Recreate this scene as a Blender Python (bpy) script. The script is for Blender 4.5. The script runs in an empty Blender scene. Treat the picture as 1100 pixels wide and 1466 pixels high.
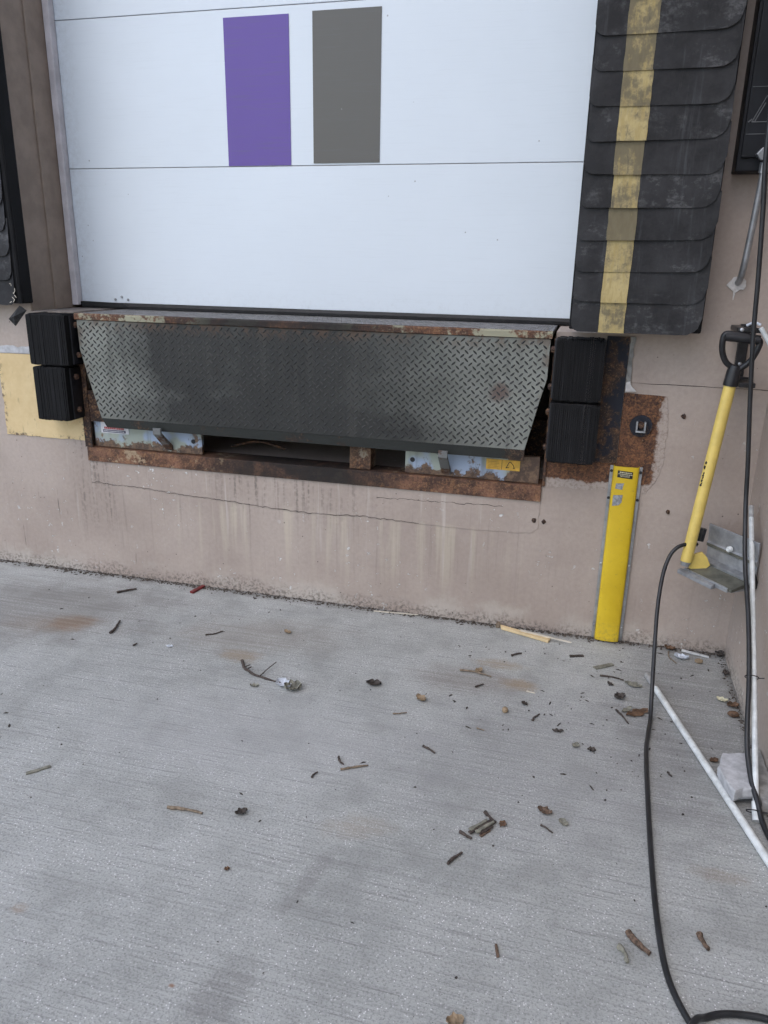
import bpy, math, random
from mathutils import Vector, Matrix
R = math.radians
random.seed(7)
SC = bpy.context.scene
COL = SC.collection

# ---------------------------------------------------------------- camera
cam = bpy.data.cameras.new('camera'); camo = bpy.data.objects.new('camera', cam); COL.objects.link(camo)
cam.sensor_fit = 'HORIZONTAL'; cam.sensor_width = 36.0; cam.lens = 1097.26 / 1100 * 36.0
cam.clip_start = 0.02; cam.clip_end = 400
cr, cu, cf = Vector((.96541125, .26011478, .01792818)), Vector((-.09634845, .29201081, .95154961)), Vector((-.2422769, .92036405, -.30697218))
camo.matrix_world = Matrix(((cr.x, cu.x, -cf.x, 0), (cr.y, cu.y, -cf.y, -2.8882), (cr.z, cu.z, -cf.z, 1.4), (0, 0, 0, 1)))
SC.camera = camo
SC.render.resolution_x, SC.render.resolution_y = 768, 1024

# ---------------------------------------------------------------- light
SUN_EL, SUN_AZ = 55.0, 205.0          # azimuth clockwise from +Y: behind and left of the camera
w = bpy.data.worlds.new('World'); SC.world = w; w.use_nodes = True
nt = w.node_tree; bg = nt.nodes['Background']
sky = nt.nodes.new('ShaderNodeTexSky'); sky.sky_type = 'NISHITA'; sky.sun_disc = False
sky.sun_elevation = R(SUN_EL); sky.sun_rotation = R(SUN_AZ)
sky.air_density = 1.0; sky.dust_density = 1.6; sky.ozone_density = 1.0
nt.links.new(sky.outputs[0], bg.inputs[0]); bg.inputs[1].default_value = 0.15
sl = bpy.data.lights.new('sun', 'SUN'); so = bpy.data.objects.new('sun', sl); COL.objects.link(so)
sl.energy = 0.5; sl.angle = R(120); sl.color = (1.0, 0.97, 0.93)
sd = Vector((math.sin(R(SUN_AZ)) * math.cos(R(SUN_EL)), math.cos(R(SUN_AZ)) * math.cos(R(SUN_EL)), math.sin(R(SUN_EL))))
so.rotation_euler = sd.to_track_quat('Z', 'Y').to_euler()
vs = SC.view_settings; vs.view_transform = 'Standard'; vs.look = 'None'; vs.gamma = 1; vs.exposure = 0.83
SC.view_settings.use_curve_mapping = False
SC.cycles.use_adaptive_sampling = True; SC.cycles.adaptive_threshold = 0.03; SC.cycles.adaptive_min_samples = 16
SC.cycles.max_bounces = 5; SC.cycles.diffuse_bounces = 2; SC.cycles.glossy_bounces = 2; SC.cycles.transmission_bounces = 2

# ---------------------------------------------------------------- material helper
class G:
    def __init__(s, name):
        s.m = bpy.data.materials.new(name); s.m.use_nodes = True
        s.t = s.m.node_tree; s.b = s.t.nodes['Principled BSDF']
        s.pos = s.t.nodes.new('ShaderNodeNewGeometry').outputs['Position']
    def nd(s, typ, **k):
        n = s.t.nodes.new(typ)
        for a, v in k.items(): setattr(n, a, v)
        return n
    def put(s, sock, v):
        if isinstance(v, bpy.types.NodeSocket): s.t.links.new(v, sock)
        elif isinstance(v, tuple) and len(v) == 3 and sock.type == 'RGBA': sock.default_value = (*v, 1)
        else: sock.default_value = v
    def map(s, scale=(1, 1, 1), loc=(0, 0, 0), rot=(0, 0, 0), vec=None):
        n = s.nd('ShaderNodeMapping'); s.put(n.inputs[0], vec or s.pos)
        n.inputs['Scale'].default_value = scale; n.inputs['Location'].default_value = loc; n.inputs['Rotation'].default_value = rot
        return n.outputs[0]
    def noise(s, scale, detail=4, rough=.55, vec=None, dist=0):
        n = s.nd('ShaderNodeTexNoise'); s.put(n.inputs['Vector'], vec or s.pos)
        n.inputs['Scale'].default_value = scale; n.inputs['Detail'].default_value = detail
        n.inputs['Roughness'].default_value = rough; n.inputs['Distortion'].default_value = dist
        return n.outputs['Fac']
    def vor(s, scale, vec=None, out='Distance', rand=1):
        n = s.nd('ShaderNodeTexVoronoi'); s.put(n.inputs['Vector'], vec or s.pos); n.inputs['Scale'].default_value = scale
        n.inputs['Randomness'].default_value = rand
        return n.outputs[out]
    def sm(s, v, a, b, lo=0., hi=1.):
        n = s.nd('ShaderNodeMapRange', interpolation_type='SMOOTHSTEP'); s.put(n.inputs[0], v)
        if a > b: a, b, lo, hi = b, a, hi, lo
        for i, q in enumerate((a, b, lo, hi)): n.inputs[i + 1].default_value = q
        return n.outputs[0]
    def ma(s, op, a, b=0., c=False):
        n = s.nd('ShaderNodeMath', operation=op, use_clamp=c); s.put(n.inputs[0], a); s.put(n.inputs[1], b); return n.outputs[0]
    def mul(s, *a):
        r = a[0]
        for q in a[1:]: r = s.ma('MULTIPLY', r, q)
        return r
    def add(s, *a):
        r = a[0]
        for q in a[1:]: r = s.ma('ADD', r, q)
        return r
    def mx(s, f, a, b, mode='MIX'):
        n = s.nd('ShaderNodeMix', data_type='RGBA', blend_type=mode); s.put(n.inputs[0], f); s.put(n.inputs[6], a); s.put(n.inputs[7], b); return n.outputs[2]
    def xyz(s, vec=None):
        n = s.nd('ShaderNodeSeparateXYZ'); s.put(n.inputs[0], vec or s.pos); return n.outputs
    def band(s, v, a, b, e): return s.mul(s.sm(v, a - e, a + e), s.sm(v, b + e, b - e))
    def blob(s, x0, y0, rx, ry, ax='XY', rot=0, soft=.6, amp=1.):
        X = s.xyz(); u = X[0]; v = X[1] if ax == 'XY' else X[2]
        u = s.ma('SUBTRACT', u, x0); v = s.ma('SUBTRACT', v, y0)
        if rot:
            c, k = math.cos(rot), math.sin(rot)
            u, v = s.add(s.mul(u, c), s.mul(v, k)), s.add(s.mul(v, c), s.mul(u, -k))
        d = s.ma('SQRT', s.add(s.ma('POWER', s.ma('ABSOLUTE', s.mul(u, 1 / rx)), 2.), s.ma('POWER', s.ma('ABSOLUTE', s.mul(v, 1 / ry)), 2.)))
        q = 0 if min(rx, ry) < .06 else 1
        if not hasattr(s, 'bn'): s.bn = [None, None]
        if s.bn[q] is None: s.bn[q] = s.mul(s.add(s.noise((26, 7.5)[q], 4, .68), -.5), 1.7)
        d = s.add(d, s.mul(s.bn[q], amp))
        return s.sm(d, 1 + soft, 1 - soft)
    def rand(s): return s.nd('ShaderNodeObjectInfo').outputs['Random']
    def out(s, col, rough=.6, metal=0., bump=None, dist=.002, strength=.6, spec=.5):
        s.put(s.b.inputs['Base Color'], col); s.put(s.b.inputs['Roughness'], rough); s.put(s.b.inputs['Metallic'], metal)
        s.b.inputs['Specular IOR Level'].default_value = spec
        if bump is not None:
            n = s.nd('ShaderNodeBump'); n.inputs['Strength'].default_value = strength; n.inputs['Distance'].default_value = dist
            s.put(n.inputs['Height'], bump); s.t.links.new(n.outputs[0], s.b.inputs['Normal'])
        return s.m

def simple(name, col, rough=.6, metal=0., var=.25, scale=30., bump=.0006, spec=.5):
    g = G(name); n = g.noise(scale, 5, .6)
    d = tuple(c * (1 - var) for c in col); l = tuple(min(1, c * (1 + var)) for c in col)
    return g.out(g.mx(g.sm(n, .3, .7), d, l), rough, metal, n, bump, .5, spec)

def wall_mat():
    g = G('painted_concrete'); X = g.xyz(); x, y, z = X[0], X[1], X[2]
    big = g.noise(2.2, 3, .6); fine = g.noise(60, 3, .6)
    c = g.mx(g.sm(big, .3, .7), (.385, .315, .268), (.470, .394, .340))
    c = g.mx(g.sm(fine, .2, .8), c, g.mx(.14, c, (.08, .06, .05)))
    sv = g.map((19, 19, .9)); st = g.noise(1, 3, .6, sv)
    sv2 = g.map((60, 60, 2.2), (5, 3, 1)); st2 = g.noise(1, 3, .6, sv2)
    under = g.mul(g.band(x, -2.25, -.05, .1), g.sm(z, .62, .5), g.sm(z, .05, .42))
    anyw = g.sm(z, .7, .1)
    # dark run-off
    c = g.mx(g.mul(g.sm(st2, .56, .74), g.add(g.mul(under, .2), g.mul(anyw, .12))), c, (.10, .085, .075))
    # pale cement runs
    eff = g.mul(g.band(x, -1.75, -.3, .25), g.sm(z, .43, .38), g.sm(z, .0, .36), g.sm(st, .50, .66))
    c = g.mx(g.mul(eff, .42), c, (.62, .56, .43))
    c = g.mx(g.mul(g.sm(g.noise(1, 3, .6, g.map((26, 26, 1.3), (9, 0, 4))), .57, .7), under, .5), c, (.60, .55, .50))
    # black oil runs below the middle of the kerb steel
    oil = g.mul(g.band(x, -1.5, -.85, .15), g.sm(z, .3, .5), g.sm(z, .62, .5), g.sm(st2, .48, .62))
    c = g.mx(g.mul(oil, .42, g.sm(fine, .35, .6)), c, (.05, .045, .04))
    # rub marks at the left edge of the pit
    rub = g.mul(g.band(x, -2.2, -2.02, .05), g.sm(z, .16, .36), g.sm(st2, .45, .62))
    c = g.mx(g.mul(rub, .5, g.sm(fine, .38, .6)), c, (.09, .075, .07))
    scr = g.mul(g.sm(g.noise(1, 3, .6, g.map((75, 75, 4), (2, 0, 1), (0, .25, 0))), .66, .71), g.sm(x, -1.7, -2.1), g.sm(z, .62, .5))
    c = g.mx(g.mul(scr, .7), c, (.07, .06, .055))
    lowf0 = g.noise(2.3, 2, .5, g.map(loc=(1, 0, 6)))
    # grimy weathered foot
    foot = g.sm(g.add(z, g.mul(g.noise(11, 4, .75), -.15), g.mul(g.noise(1.7, 2), -.12)), -.068, -.125)
    footl = g.sm(g.add(z, g.mul(g.noise(9, 4, .7, g.map(loc=(3, 1, 2))), -.22)), .0, -.10)
    c = g.mx(g.mul(footl, .6, g.sm(lowf0, .40, .58)), c, (.56, .52, .46))
    c = g.mx(g.mul(foot, .65, g.sm(g.noise(75, 3, .7), .42, .62)), c, (.085, .072, .06))
    # chips to pale concrete and dark pock marks
    lowf = g.noise(3.1, 2, .5); chip = g.mul(g.sm(g.noise(30, 4, .75), .615, .645), g.sm(lowf, .46, .60), g.sm(z, 1.1, .5))
    c = g.mx(chip, c, (.68, .67, .65))
    pk = g.sm(g.vor(26), .085, .05); pk = g.mul(pk, g.sm(g.noise(5, 2), .48, .6))
    c = g.mx(g.mul(pk, .85), c, (.06, .05, .045))
    bmp = g.add(g.mul(fine, .6), g.mul(chip, -1.4))
    return g.out(c, g.add(.55, g.mul(big, .2)), 0, bmp, .0025, .7, .4)

def ground_mat():
    g = G('broomed_concrete'); X = g.xyz(); x, y = X[0], X[1]
    big = g.noise(.9, 3, .6); mid = g.noise(5.5, 4, .65); fine = g.noise(170, 2, .7)
    wob = g.nd('ShaderNodeVectorMath', operation='ADD')
    cmb = g.nd('ShaderNodeCombineXYZ'); g.put(cmb.inputs[1], g.mul(g.ma('SINE', g.mul(x, 2.1)), .008)); g.put(wob.inputs[0], g.pos); g.put(wob.inputs[1], cmb.outputs[0])
    br = g.noise(1, 3, .7, g.map((4, 130, 1), vec=wob.outputs[0])); br2 = g.noise(1, 3, .65, g.map((1.1, 60, 1), vec=wob.outputs[0]))
    c = g.mx(g.sm(big, .25, .75), (.345, .356, .338), (.440, .452, .432))
    c = g.mx(g.mul(g.sm(mid, .35, .72), .5), c, (.51, .52, .50)); c = g.mx(g.mul(g.sm(mid, .5, .3), .35), c, (.25, .255, .242))
    clus = g.sm(mid, .35, .6, .35, 1.)
    c = g.mx(g.mul(g.sm(br, .52, .72), clus, .56), c, (.12, .12, .118)); c = g.mx(g.mul(g.sm(br, .46, .30), clus, .28), c, (.52, .525, .52))
    c = g.mx(g.mul(g.sm(br2, .56, .74), .32), c, (.16, .16, .155))
    c = g.mx(g.mul(g.sm(br2, .44, .27), .22), c, (.48, .485, .48))
    c = g.mx(g.mul(g.sm(fine, .45, .68), .5), c, (.15, .15, .148))
    sp = g.mul(g.sm(g.vor(105), .22, .10), g.sm(mid, .36, .58))
    c = g.mx(g.mul(sp, .9), c, (.80, .80, .80))
    dk = g.mul(g.sm(g.vor(75, g.map(loc=(3.3, 1.7, 0))), .11, .06), g.sm(big, .62, .42))
    c = g.mx(g.mul(dk, .8), c, (.07, .065, .06))
    sc = g.mul(g.sm(g.noise(1, 4, .75, g.map((60, 22, 1), rot=(0, 0, .3))), .62, .70), g.sm(mid, .42, .62))
    c = g.mx(g.mul(sc, .5), c, (.58, .58, .58))
    brk = g.sm(g.add(g.mul(br2, .6), g.mul(fine, .4)), .3, .58, .35, 1.1)
    for (a, b, rx, ry, rot, col, k) in [
        (-1.93, -.50, .085, .055, .3, (.30, .165, .075), .75), (-2.0, -.53, .17, .08, .3, (.27, .20, .13), .4), (-2.2, -.45, .55, .28, .3, (.17, .155, .14), .5),
        (-1.15, -.38, .30, .14, .2, (.26, .235, .20), .45), (-1.16, -.55, .07, .04, 0, (.28, .20, .11), .5), (-.47, -1.30, .08, .04, .3, (.32, .285, .23), .45),
        (-.53, -1.50, .022, .10, -.25, (.17, .165, .16), .38), (-.60, -1.85, .05, .08, -.3, (.16, .155, .15), .4), (-.14, -.46, .06, .035, 0, (.30, .215, .12), .7), (-.31, -.47, .16, .10, .2, (.20, .175, .15), .5), (-.22, -.33, .08, .03, 0, (.30, .23, .14), .5),
        (.42, -1.22, .06, .022, 0, (.26, .21, .155), .45), (-1.13, -1.77, .018, .012, 0, (.34, .27, .20), .5), (-.70, -1.85, .006, .004, 0, (.25, .12, .06), .7),
        (.05, -.85, .50, .35, .2, (.25, .25, .25), .4), (.42, -.45, .22, .5, 0, (.15, .145, .14), .5), (-.9, -1.0, .45, .2, .1, (.40, .40, .40), .35)]:
        c = g.mx(g.mul(g.blob(a, b, rx, ry, rot=rot), k, brk), c, col)
    # pale tyre print
    ty = g.mul(g.sm(g.ma('SINE', g.mul(x, 330.)), .55, .9), g.band(x, -.10, .09, .02), g.band(y, -1.95, -1.725, .008), g.sm(g.noise(60, 3), .42, .6))
    c = g.mx(g.mul(ty, .6), c, (.55, .55, .55))
    # dirt against the walls
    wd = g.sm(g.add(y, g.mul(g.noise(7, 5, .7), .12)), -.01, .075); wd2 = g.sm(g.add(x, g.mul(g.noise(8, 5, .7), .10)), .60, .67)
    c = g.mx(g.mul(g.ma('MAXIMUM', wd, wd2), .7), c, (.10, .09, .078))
    bmp = g.add(g.mul(br, .9), g.mul(fine, .5))
    return g.out(c, .85, 0, bmp, .0022, .7, .3)

def rust_mat(name, paint=None, amt=.5, base=(.165, .075, .040), dark=(.055, .030, .022), blk=None):
    g = G(name); n = g.noise(11, 6, .7); n2 = g.noise(55, 5, .7); n3 = g.noise(5, 5, .65, g.map(loc=(4, 2, 7)))
    n4 = g.noise(150, 3, .7); c = g.mx(g.sm(n, .35, .68), dark, base); c = g.mx(g.mul(g.sm(n2, .47, .68), .7), c, (.30, .155, .075)); c = g.mx(g.mul(g.sm(n4, .50, .66), .6), c, (.05, .03, .025)); c = g.mx(g.mul(g.sm(n4, .46, .34), .4), c, (.36, .22, .13))
    if paint: c = g.mx(g.sm(g.add(n3, g.mul(g.add(n2, -.5), .35)), 1 - amt, 1 - amt + .07), c, paint)
    if blk:
        m = g.mul(g.band(g.xyz()[0], blk[0], blk[1], .2), .95); c = g.mx(g.mul(m, g.sm(n3, .2, .5)), c, (.018, .016, .015))
    return g.out(c, g.add(.6, g.mul(n2, .3)), 0, g.add(n, g.mul(n2, .6)), .003, .7, .35)

def embed_mat():
    g = G('rust_bleeding_through_paint'); X = g.xyz(); x, z = X[0], X[2]
    n = g.noise(14, 5, .72); n2 = g.noise(85, 3, .7); n3 = g.noise(150, 2, .7)
    c = g.mx(g.sm(n, .34, .66), (.065, .036, .027), (.185, .086, .046)); c = g.mx(g.mul(g.sm(n2, .46, .64), .7), c, (.28, .135, .062)); c = g.mx(g.mul(g.sm(n3, .52, .64), .65), c, (.035, .022, .02))
    d1 = g.mul(g.sm(x, .275, .235), g.sm(z, .62, .70)); d2 = g.mul(g.sm(z, .615, .665), g.sm(x, .30, .22))
    k = g.sm(g.add(g.ma('MAXIMUM', d1, d2), g.mul(g.add(n, -.5), 1.7)), .36, .62)
    p = g.mx(g.sm(n2, .30, .55), (.30, .245, .205), (.435, .365, .318))
    return g.out(g.mx(k, p, c), .75, 0, g.add(n2, g.mul(n, .6)), .003, .7, .3)

def ypaint_mat():
    g = G('cream_yellow_paint'); X = g.xyz(); n = g.noise(8, 4, .7); f = g.noise(40, 4, .7); st = g.noise(1, 3, .7, g.map((45, 45, 7), (0, 0, 0), (0, .3, 0)))
    c = g.mx(g.sm(n, .3, .7), (.62, .46, .23), (.71, .55, .30)); c = g.mx(g.mul(g.sm(st, .62, .72), .6), c, (.33, .25, .13))
    k = g.mul(g.sm(f, .50, .62), g.ma('MAXIMUM', g.sm(X[0], -2.52, -2.55), g.ma('MAXIMUM', g.sm(X[2], .655, .635), g.sm(X[0], -2.17, -2.14))))
    c = g.mx(k, c, (.12, .08, .055)); c = g.mx(g.mul(g.sm(f, .66, .70), g.sm(n, .5, .6), .6), c, (.28, .20, .11))
    return g.out(c, .55, 0, f, .001, .5)

def bar_mat():
    g = G('chipped_pale_paint'); X = g.xyz(); n = g.noise(9, 5, .7); n2 = g.noise(45, 4, .7); st = g.noise(1, 3, .6, g.map((22, 22, 2)))
    c = g.mx(g.sm(g.noise(6, 2, .5, g.map(loc=(2, 2, 2))), .47, .53), (.36, .40, .34), (.36, .44, .56))
    c = g.mx(g.mul(g.sm(st, .52, .7), .55), c, (.13, .14, .14))
    low = g.sm(X[2], .665, .61); right = g.sm(X[0], -.33, -.2)
    k = g.sm(g.add(n, g.mul(low, .22), g.mul(right, .25), g.mul(g.add(n2, -.5), .3)), .58, .66)
    c = g.mx(k, c, g.mx(g.sm(n2, .4, .65), (.08, .05, .035), (.20, .125, .075)))
    return g.out(c, .55, 0, g.add(g.mul(k, -.5), n2), .0015, .6)

def plate_mat():
    g = G('tread_plate'); x = g.xyz()[0]; z = g.xyz()[2]
    n = g.noise(4.5, 6, .65); n2 = g.noise(26, 5, .65); st = g.noise(1, 4, .6, g.map((24, 24, 1.6)))
    c = g.mx(g.sm(n, .3, .7), (.205, .216, .188), (.290, .300, .268)); c = g.mx(g.mul(g.sm(n2, .45, .75), .35), c, (.16, .165, .155))
    d = g.add(g.blob(-1.12, .99, .58, .55, 'XZ', soft=.98, amp=.38), g.mul(g.blob(-1.66, 1.06, .17, .18, 'XZ', soft=.95, amp=.6), .55), g.mul(g.blob(-1.3, .78, .75, .06, 'XZ', soft=.9, amp=.5), .35))
    c = g.mx(g.mul(g.ma('MINIMUM', g.mul(d, 1.1), 1.), .95), c, (.017, .017, .0165))
    c = g.mx(g.mul(g.sm(st, .50, .72), .42), c, (.06, .058, .052))
    c = g.mx(g.mul(g.blob(-.315, .96, .035, .03, 'XZ', soft=.5), .75), c, (.10, .055, .045))
    ed = g.mul(g.ma('MAXIMUM', g.sm(z, 1.10, 1.165), g.ma('MAXIMUM', g.sm(x, -2.02, -2.09), g.sm(x, -.19, -.14))), g.sm(n2, .42, .6))
    c = g.mx(g.mul(ed, .6), c, (.13, .075, .045))
    return g.out(c, g.add(.36, g.mul(n2, .3)), .25, g.add(n2, g.noise(140, 3)), .0008, .5)

def rubber_mat(name, v=.022, streak=.5, sc=(30, 30, 2.5), light=(.14, .145, .155), blue=1.08):
    g = G(name); n = g.noise(9, 5, .65); st = g.noise(1, 4, .65, g.map(sc)); n2 = g.noise(120, 3)
    c = g.mx(g.sm(n, .3, .75), (v * .7, v * .7, v * .75), (v * 1.5, v * 1.5, v * 1.5 * blue))
    c = g.mx(g.mul(g.sm(st, .52, .78), streak), c, light)
    return g.out(c, g.add(.6, g.mul(n, .35)), 0, g.add(n2, g.mul(st, .6)), .0012, .6, .22)

def flap_mat():
    g = G('flap_rubber'); r = g.rand(); n = g.noise(7, 5, .7); st = g.noise(1, 4, .7, g.map((34, 34, 2.2))); sc = g.noise(1, 5, .75, g.map((16, 16, 24))); n2 = g.noise(120, 2)
    c = g.mx(g.sm(n, .3, .72), (.017, .017, .018), (.042, .042, .044)); c = g.mx(g.mul(g.sm(st, .55, .78), .40), c, (.11, .115, .125))
    c = g.mx(g.mul(g.sm(g.add(sc, g.mul(g.add(r, -.5), .2)), .54, .70), g.sm(n, .38, .6), .5), c, (.15, .15, .15))
    return g.out(c, g.add(.55, g.mul(n, .3)), 0, g.add(n2, g.mul(st, .8), g.mul(n, 2.)), .0018, .6, .25)

def yellow_strip_mat():
    g = G('yellow_vinyl'); r = g.rand(); n = g.noise(16, 5, .7); n2 = g.noise(1, 5, .7, g.map((70, 70, 14)))
    c = g.mx(g.sm(n2, .35, .7), (.40, .31, .13), (.54, .44, .215))
    k = g.sm(g.add(n, g.mul(g.add(r, -.5), .42), g.mul(g.add(n2, -.5), .6)), .33, .60)
    c = g.mx(g.mul(k, .78), c, (.085, .078, .06)); c = g.mx(g.mul(g.sm(n2, .58, .75), .5), c, (.05, .04, .03))
    return g.out(c, .6, 0, n2, .0012, .6, .3)

def door_mat(name, col, em=.04):
    g = G(name); n = g.noise(1, 4, .6, g.map((7, 1, 190))); m = g.noise(2.2, 4, .6); f = g.noise(40, 6, .75)
    c = g.mx(g.sm(m, .3, .75), tuple(q * .965 for q in col), col); c = g.mx(g.mul(g.sm(n, .5, .8), em), c, (.12, .12, .12))
    X = g.xyz(); low = g.mul(g.sm(X[2], 1.33, 1.2), g.sm(f, .45, .75), .15); lef_shade = g.mul(g.sm(X[0], -2.18, -2.31), g.sm(f, .3, .8), .35)  # grime low down; soft jamb shade painted into the left edge
    c = g.mx(g.ma('MAXIMUM', low, lef_shade), c, (.30, .29, .26))
    c = g.mx(g.mul(g.sm(g.vor(9), .035, .02), .7), c, (.25, .25, .25))
    return g.out(c, .42, 0, n, .0006, .35, .5)

def guard_mat():
    g = G('yellow_guard'); n = g.noise(7, 5, .6); f = g.noise(60, 5, .7)
    c = g.mx(g.sm(n, .3, .7), (.62, .42, .015), (.72, .51, .025)); c = g.mx(g.mul(g.sm(f, .58, .72), .55), c, (.35, .24, .05))
    c = g.mx(g.mul(g.sm(g.xyz()[2], .12, .0), g.sm(f, .4, .7), .6), c, (.22, .17, .07))
    return g.out(c, .38, 0, n, .0006, .3)

MW = wall_mat(); MG = ground_mat()
M_rust = rust_mat('rusted_steel', (.36, .27, .175), .42, base=(.25, .125, .075), blk=(-1.5, -.75))
M_rustplate = embed_mat()
M_rustpaint = rust_mat('rusted_painted_header', (.32, .31, .22), .50, (.19, .085, .045), blk=(-1.62, -.75))
M_rustdark = rust_mat('dark_rusted_steel', None, .5, (.075, .040, .028), (.018, .014, .013))
M_bar = bar_mat(); M_keeper = rust_mat('dull_keeper', (.16, .165, .16), .55, (.13, .07, .045), (.05, .035, .03)); M_unused = rust_mat('chipped_pale_paint', (.40, .44, .40), .60, (.16, .095, .06), (.07, .05, .04))
M_block = rust_mat('weathered_block', (.26, .22, .16), .5, (.15, .09, .05))
M_plate = plate_mat(); M_tread = simple('worn_tread', (.036, .036, .034), .55, .1, .5, 7, .0003)
M_lipedge = rust_mat('dark_lip_edge', (.034, .037, .034), .60, (.05, .038, .03), (.024, .022, .02))
M_rubber = rubber_mat('bumper_rubber', .007, .45, (120, 120, 2.5), (.038, .038, .040)); M_rubber_grey = rubber_mat('bumper_rubber_worn', .010, .6, (120, 120, 2.5), (.060, .060, .062))
M_flap = flap_mat(); M_padside = rubber_mat('pad_canvas', .008, .25, (8, 8, 3), (.03, .03, .034))
M_blacksteel = simple('black_painted_steel', (.018, .018, .021), .45, .2, .5, 20)
M_navy = rust_mat('navy_chipped_steel', (.018, .021, .030), .54, (.09, .05, .03), (.02, .018, .018))
M_ystrip = yellow_strip_mat(); M_white = door_mat('white_door', (.735, .80, .85)); M_purple = door_mat('purple_print', (.125, .072, .33), .35); M_grey = door_mat('grey_print', (.112, .108, .095), .4)
M_frame = simple('white_frame', (.58, .55, .56), .5, 0, .15, 12); M_seal = simple('black_seal', (.012, .012, .013), .6, 0, .4, 30)
M_guard = guard_mat(); M_alu = simple('galvanised_metal', (.40, .415, .43), .42, .75, .25, 22, .0004); M_aludull = simple('cast_aluminium', (.33, .34, .355), .48, .5, .2, 30, .0004); M_aluolive = simple('olive_aluminium', (.13, .13, .105), .6, .3, .3, 25)  # darker olive tone for the chock's lower face and slot band
M_dark = simple('dark_slot', (.02, .02, .022), .7)
M_handle = simple('yellow_handle_paint', (.68, .51, .13), .45, 0, .08, 24); M_blackpl = simple('black_plastic', (.014, .014, .016), .38, 0, .4, 40)
M_cable = simple('black_cable_sheath', (.016, .017, .019), .42, 0, .35, 25); M_pvc = simple('white_pvc', (.64, .665, .655), .45, 0, .22, 24); M_pvcdirt = simple('scuffed_pvc', (.34, .34, .33), .6, 0, .25, 40)
M_box = simple('black_enclosure', (.006, .007, .010), .5, 0, .4, 6, .0002, .3); M_line = simple('scribed_line', (.10, .105, .11), .6)
M_seala = simple('white_sealant', (.62, .60, .58), .6, 0, .15, 60, .003)
M_ypaint = ypaint_mat(); M_spare = rust_mat('cream_yellow_paint', (.74, .54, .24), .80, (.36, .27, .14), (.20, .14, .08))
M_crack = simple('crack_dark', (.045, .036, .030), .9, 0, .5, 40); M_stk_w = simple('white_sticker', (.62, .62, .64), .5, 0, .1); M_navyprint = simple('navy_print', (.02, .022, .075), .5); M_redprint = simple('red_print', (.35, .03, .03), .5)
M_stk_o = simple('amber_sticker', (.68, .40, .055), .5, 0, .15, 40); M_blk = simple('black_print', (.012, .012, .012), .5); M_cream = simple('cream_print', (.60, .57, .40), .5)
M_peel = simple('peeled_grey', (.27, .28, .29), .6, .2, .4, 90, .002)
M_slab = simple('broken_concrete', (.47, .475, .485), .9, 0, .18, 45, .006); M_slab2 = simple('grimy_concrete', (.27, .265, .25), .9, 0, .3, 30, .006)
M_twig = simple('twig_bark', (.065, .050, .042), .9, 0, .5, 90, .001); M_twig_l = simple('pale_twig', (.20, .155, .11), .9, 0, .4, 90, .001); M_bark = simple('brown_bark', (.12, .080, .055), .9, 0, .6, 140, .002)
M_leaf_d = simple('dead_leaf_dark', (.055, .045, .038), .8, 0, .5, 60); M_leaf_b = simple('dead_leaf_brown', (.12, .068, .038), .75, 0, .5, 80); M_leaf_t = simple('dead_leaf_tan', (.27, .20, .125), .75, 0, .3, 60); M_leaf_g = simple('dead_leaf_grey', (.20, .195, .155), .8, 0, .4, 60)
M_wood = simple('raw_pine', (.66, .51, .29), .65, 0, .12, 20); M_palewood = simple('bleached_wood', (.62, .57, .47), .7, 0, .12, 20); M_red = simple('red_plastic', (.17, .018, .02), .4, 0, .3, 40); M_film = simple('pale_film', (.56, .60, .65), .4, 0, .2, 60); M_grit = simple('grit', (.055, .048, .042), .9, 0, .6, 300)
M_jamb = simple('brown_jamb_paint', (.265, .205, .160), .6, 0, .16, 9, .001)
M_deck = simple('worn_deck_steel', (.20, .195, .195), .5, .3, .3, 35); M_floor = simple('dock_sill', (.20, .175, .155), .8, 0, .3, 20, .002); M_dirt = simple('dirt', (.075, .062, .050), .95, 0, .5, 120, .003)

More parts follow.
